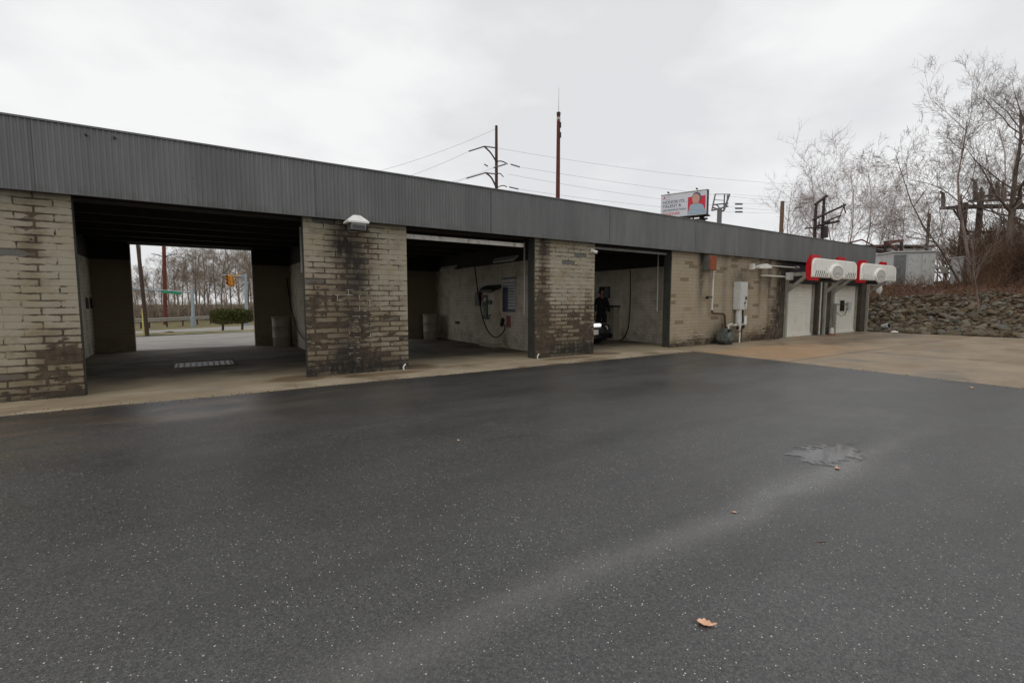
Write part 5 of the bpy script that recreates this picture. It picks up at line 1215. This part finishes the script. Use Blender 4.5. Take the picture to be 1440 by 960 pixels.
# billboard
Lk, Rk = 93.0, 88.0
bl = W(929, 306.5, Lk); br = W(993.5, 300, Rk); tl = W(929.5, 274.5, Lk); trr = W(993.5, 267.5, Rk)
c = (bl+br)/2; ux = (br-bl); ux.z = 0; wB = ux.length; ux.normalize(); rz = math.atan2(ux.y, ux.x); hB = trr.z-br.z; zB = c.z
t = thing('billboard', 'white billboard with a smiling person on red, seen over the roof', 'billboard', (c.x, c.y, 0), rz)
face = part('panel', MB().box(-wB/2, wB/2, 0, .5, zB-.1, zB+hB), 'bbwhite', t, local=True)
part('catwalk', MB().box(-wB/2-.2, wB/2+.4, -.7, 1.2, zB-.42, zB-.2), 'dark_metal', t, local=True)
part('edge_frame', MB().box(wB/2, wB/2+.2, -.05, .6, zB-.2, zB+hB+.05), 'dark_metal', t, local=True)
part('top_rail', MB().box(-wB/2, wB/2, -.08, .3, zB+hB, zB+hB+.12), 'cab', t, local=True)
for u in (-.32, .3): part('lamp', MB().cbox((wB*u, -.5, zB+hB+.3), (.25, .8, .25), bev=.05), 'dark_metal', t, local=True)
for u in (.2, .42): part('support_strut', MB().bar((wB*u, .3, zB-.3), (wB*u+.6, .9, zB-2.2), .2), 'dark_metal', t, local=True)
part('monopole', MB().tube([(wB*.38, .9, 0), (wB*.38, .9, zB-.3)], .45, 14), 'steel', t, local=True, smooth=True)
part('support_beam', MB().box(-wB/2, wB/2, .6, 1.1, zB-1.0, zB-.7), 'dark_metal', t, local=True)
part('red_block', MB().box(wB*.1, wB*.47, -.03, -.004, zB+.15, zB+hB*.78), 'bbred', face, local=True)
cx = wB*.27
def oval(cx, cz, rx, rz_, ya, yb, seg=28): return MB().prism([(cx+rx*math.cos(-2*math.pi*i/seg), cz+rz_*math.sin(-2*math.pi*i/seg)) for i in range(seg)], 'y', yb, ya)
part('printed_shirt', MB().prism([(cx-1.5, zB+.12), (cx-1.0, zB+hB*.42), (cx-.3, zB+hB*.5), (cx+.35, zB+hB*.5), (cx+1.3, zB+hB*.38), (cx+1.9, zB+.12)][::-1], 'y', -.05, -.031), 'bbshirt', face, local=True)
part('printed_hair', oval(cx+.1, zB+hB*.72, .82, 1.0, -.05, -.075), 'bbtext', face, local=True)
part('printed_face', oval(cx, zB+hB*.67, .68, .92, -.078, -.1), 'bbskin', face, local=True)
def text(body, size, x, z, m, parent, y=-.02, name='lettering'):
    cu = bpy.data.curves.new('txt', 'FONT'); cu.body = body; cu.size = size; cu.extrude = .01; ob = bpy.data.objects.new('txt', cu); COL.objects.link(ob)
    dg = bpy.context.evaluated_depsgraph_get(); me = bpy.data.meshes.new_from_object(ob.evaluated_get(dg)); bpy.data.objects.remove(ob)
    for v_ in me.vertices: v_.co = Vector((v_.co.x+x, y-v_.co.z, v_.co.y+z))
    me.materials.clear(); me.materials.append(mat[m]); o = bpy.data.objects.new(name, me); COL.objects.link(o); o.parent = parent; return o
for i, (s_, mm, sz) in enumerate((('HONOR ITS', 'bbtext', .78), ('TALENT &', 'bbtext', .78), ('DETERMINATION', 'bbtext', .56), ('TOGETHER', 'bbred', .66))): text(s_, sz, -wB*.46, zB+hB*.66-i*.74-.25, mm, face)
part('emblem', MB().prism([(-wB*.45, zB+hB*.82), (-wB*.42, zB+hB*.82), (-wB*.40, zB+hB*.93), (-wB*.42, zB+hB*.93)], 'y', -.02, -.004), 'bbred', face, local=True)
# rack on a post right of the billboard
k2 = 80; a = W(1012, 305, k2); b = Vector((a.x, a.y, 0))
t = thing('switch_tower', 'grey post carrying a forked switch rack right of the billboard', 'switch tower', tuple(b))
part('column', MB().tube([b, W(1012, 293, k2)], .38, 12), 'insul', t, smooth=True)
for (x0, y0, x1, y1, r_) in ((1001, 296, 1024, 290, .14), (1002, 288, 1024, 286, .12), (1003, 292, 1018, 297, .12), (1001, 296, 1006, 273, .13), (1018, 294, 1019, 273, .13), (1018, 296, 1026, 273, .17), (1005, 273, 1026, 273, .06), (1008, 288, 1016, 298, .1), (1004, 281, 1019, 282, .05), (1022, 290, 1023, 274, .1)):
    part('rack_bar', MB().tube([W(x0, y0, k2), W(x1, y1, k2)], r_, 6), 'insul', t)
# wood pole stub
a = W(1100.5, 283, 40); b = Vector((a.x, a.y, 0)); polething('utility_pole', 'short brown wooden pole top poking above the roof', 'utility pole', b, a, .19, .15, simple('pale_brown_wood', C3(120, 98, 78), .85, var=.3))  # paler brown than the other pole wood
# H-frame
k3 = 52; t = thing('substation_frame', 'two-post switch frame with slanting crossarms above the roof', 'switch frame', gp(1153, 330, k3)); MATX[t.name] = Matrix.Translation(t.location)
for (px, y0) in ((1148, 286), (1159, 278)):
    a = W(px, y0, k3); part('column', MB().tube([(a.x, a.y, hgt(a.x, a.y)), a], [.19, .15], 8), 'steel', t)
for (x0, y0, x1, y1, r_) in ((1146, 288, 1163, 275, .16), (1143, 309, 1189, 288, .12), (1132, 321, 1158, 320, .08), (1147, 318, 1180, 311, .14), (1158, 313, 1166, 312, .2), (1160, 312, 1182, 303, .08), (1152, 312, 1150, 324, .08), (1160, 318, 1161, 334, .28), (1178, 310, 1188, 288, .05), (1186, 286, 1189, 300, .06)):
    part('crossarm', MB().tube([W(x0, y0, k3), W(x1, y1, k3)], r_, 6), 'steel', t)

# ================================================================ LEAVES AND TWIGS ON THE ASPHALT
def leaf(x, y, s, rz, lab, curl=.35):
    m_ = MB(); n = 9; out = []
    base = [(-1, 0), (-.75, .42), (-.45, .5), (-.3, .72), (.05, .5), (.3, .62), (.55, .35), (1, .28), (1.15, .1), (.7, .0), (.45, -.12), (.35, -.35), (.1, -.62), (-.25, -.5), (-.55, -.55), (-.8, -.3)]
    c_, s_ = math.cos(rz), math.sin(rz)
    zo = .006
    def h_(u, v_): return s*(.10+curl*(.5*u*u*.6+.7*v_*v_)+.06*math.sin(u*7)+.05*math.sin(v_*9))
    ring2 = [(u*.5, v_*.5) for u, v_ in base]; allp = base+ring2+[(0, 0)]; nb = len(base)
    top = [(x+(u*c_-v_*s_)*s, y+(u*s_+v_*c_)*s, h_(u, v_)+.002+zo) for u, v_ in allp]
    fs = []
    for i in range(nb): j = (i+1) % nb; fs += [(i, j, nb+j, nb+i), (nb+i, nb+j, 2*nb)]
    m_.add(top, [f[::-1] for f in fs]); m_.add([(p[0], p[1], p[2]-.0012) for p in top], fs)
    t_ = thing('fallen_leaf', lab, 'leaf', (x, y, 0.006)); part('blade', m_, 'leaf', t_); part('stalk', MB().tube([(x-s*c_*.9, y-s*s_*.9, s*.3), (x-s*c_*1.3, y-s*s_*1.3, s*.25), (x-s*c_*1.7, y-s*s_*1.6, .012)], .0012, 5), 'brush', t_)
leaf(1.775, 1.155, .038, R(-60), 'pale brown curled leaf on the asphalt nearest the camera', .6)
leaf(4.42, 1.72, .03, R(20), 'small reddish leaf at the edge of the puddle', .5)
leaf(2.14, 4.2, .022, R(70), 'tiny pale leaf alone on the dark asphalt before the second pier')
leaf(2.91, 1.72, .016, R(110), 'tiny dark curled leaf left of the puddle', .7)
leaf(10.4, 2.2, .05, R(10), 'reddish leaf by the edge of the concrete at the right', .3)
tag(part('twig', MB().tube([(2.93, 1.24, .006), (2.97, 1.21, .008), (3.0, 1.2, .006)], .003, 5), 'brush'), 'short thin twig lying on the asphalt below the puddle', 'twig')

# grit and leaf crumbs gathered along the walls and the asphalt edge: far too many to count
rng = random.Random(31); mb = MB()
for i in range(2600):
    u = rng.random()
    if u < .35: x = rng.uniform(-3, 18.5); y = 9.33-abs(rng.gauss(0, .06)); ok = any(a < x < b for a, b in ((-9, -1.44), (1.67, 3.62), (6.87, 8.82), (11.97, 18.3)))
    elif u < .6: x = rng.uniform(-3, 11.6); y = 8.2+rng.gauss(0, .10); ok = True
    elif u < .8: t_ = rng.random(); x = 10.55+t_*1.07+rng.gauss(0, .12); y = -4+12.2*t_; ok = True
    else: x = 26.1-abs(rng.gauss(0, .35)); y = rng.uniform(-4, 9); ok = True
    if not ok: continue
    s_ = rng.uniform(.004, .014); a = rng.uniform(0, 6.28); z = .007; b_ = [(x+s_*math.cos(a+q*2.1), y+s_*math.sin(a+q*2.1), z) for q in range(3)]
    mb.add(b_+[(x, y, z+s_*.9)], [(0, 1, 3), (1, 2, 3), (2, 0, 3)])
tag(part('grit', mb, 'rock'), 'loose grit and crumbs gathered along the wall foot and asphalt edge', 'grit', kind='stuff')
# a few crumbs of leaf on the open asphalt
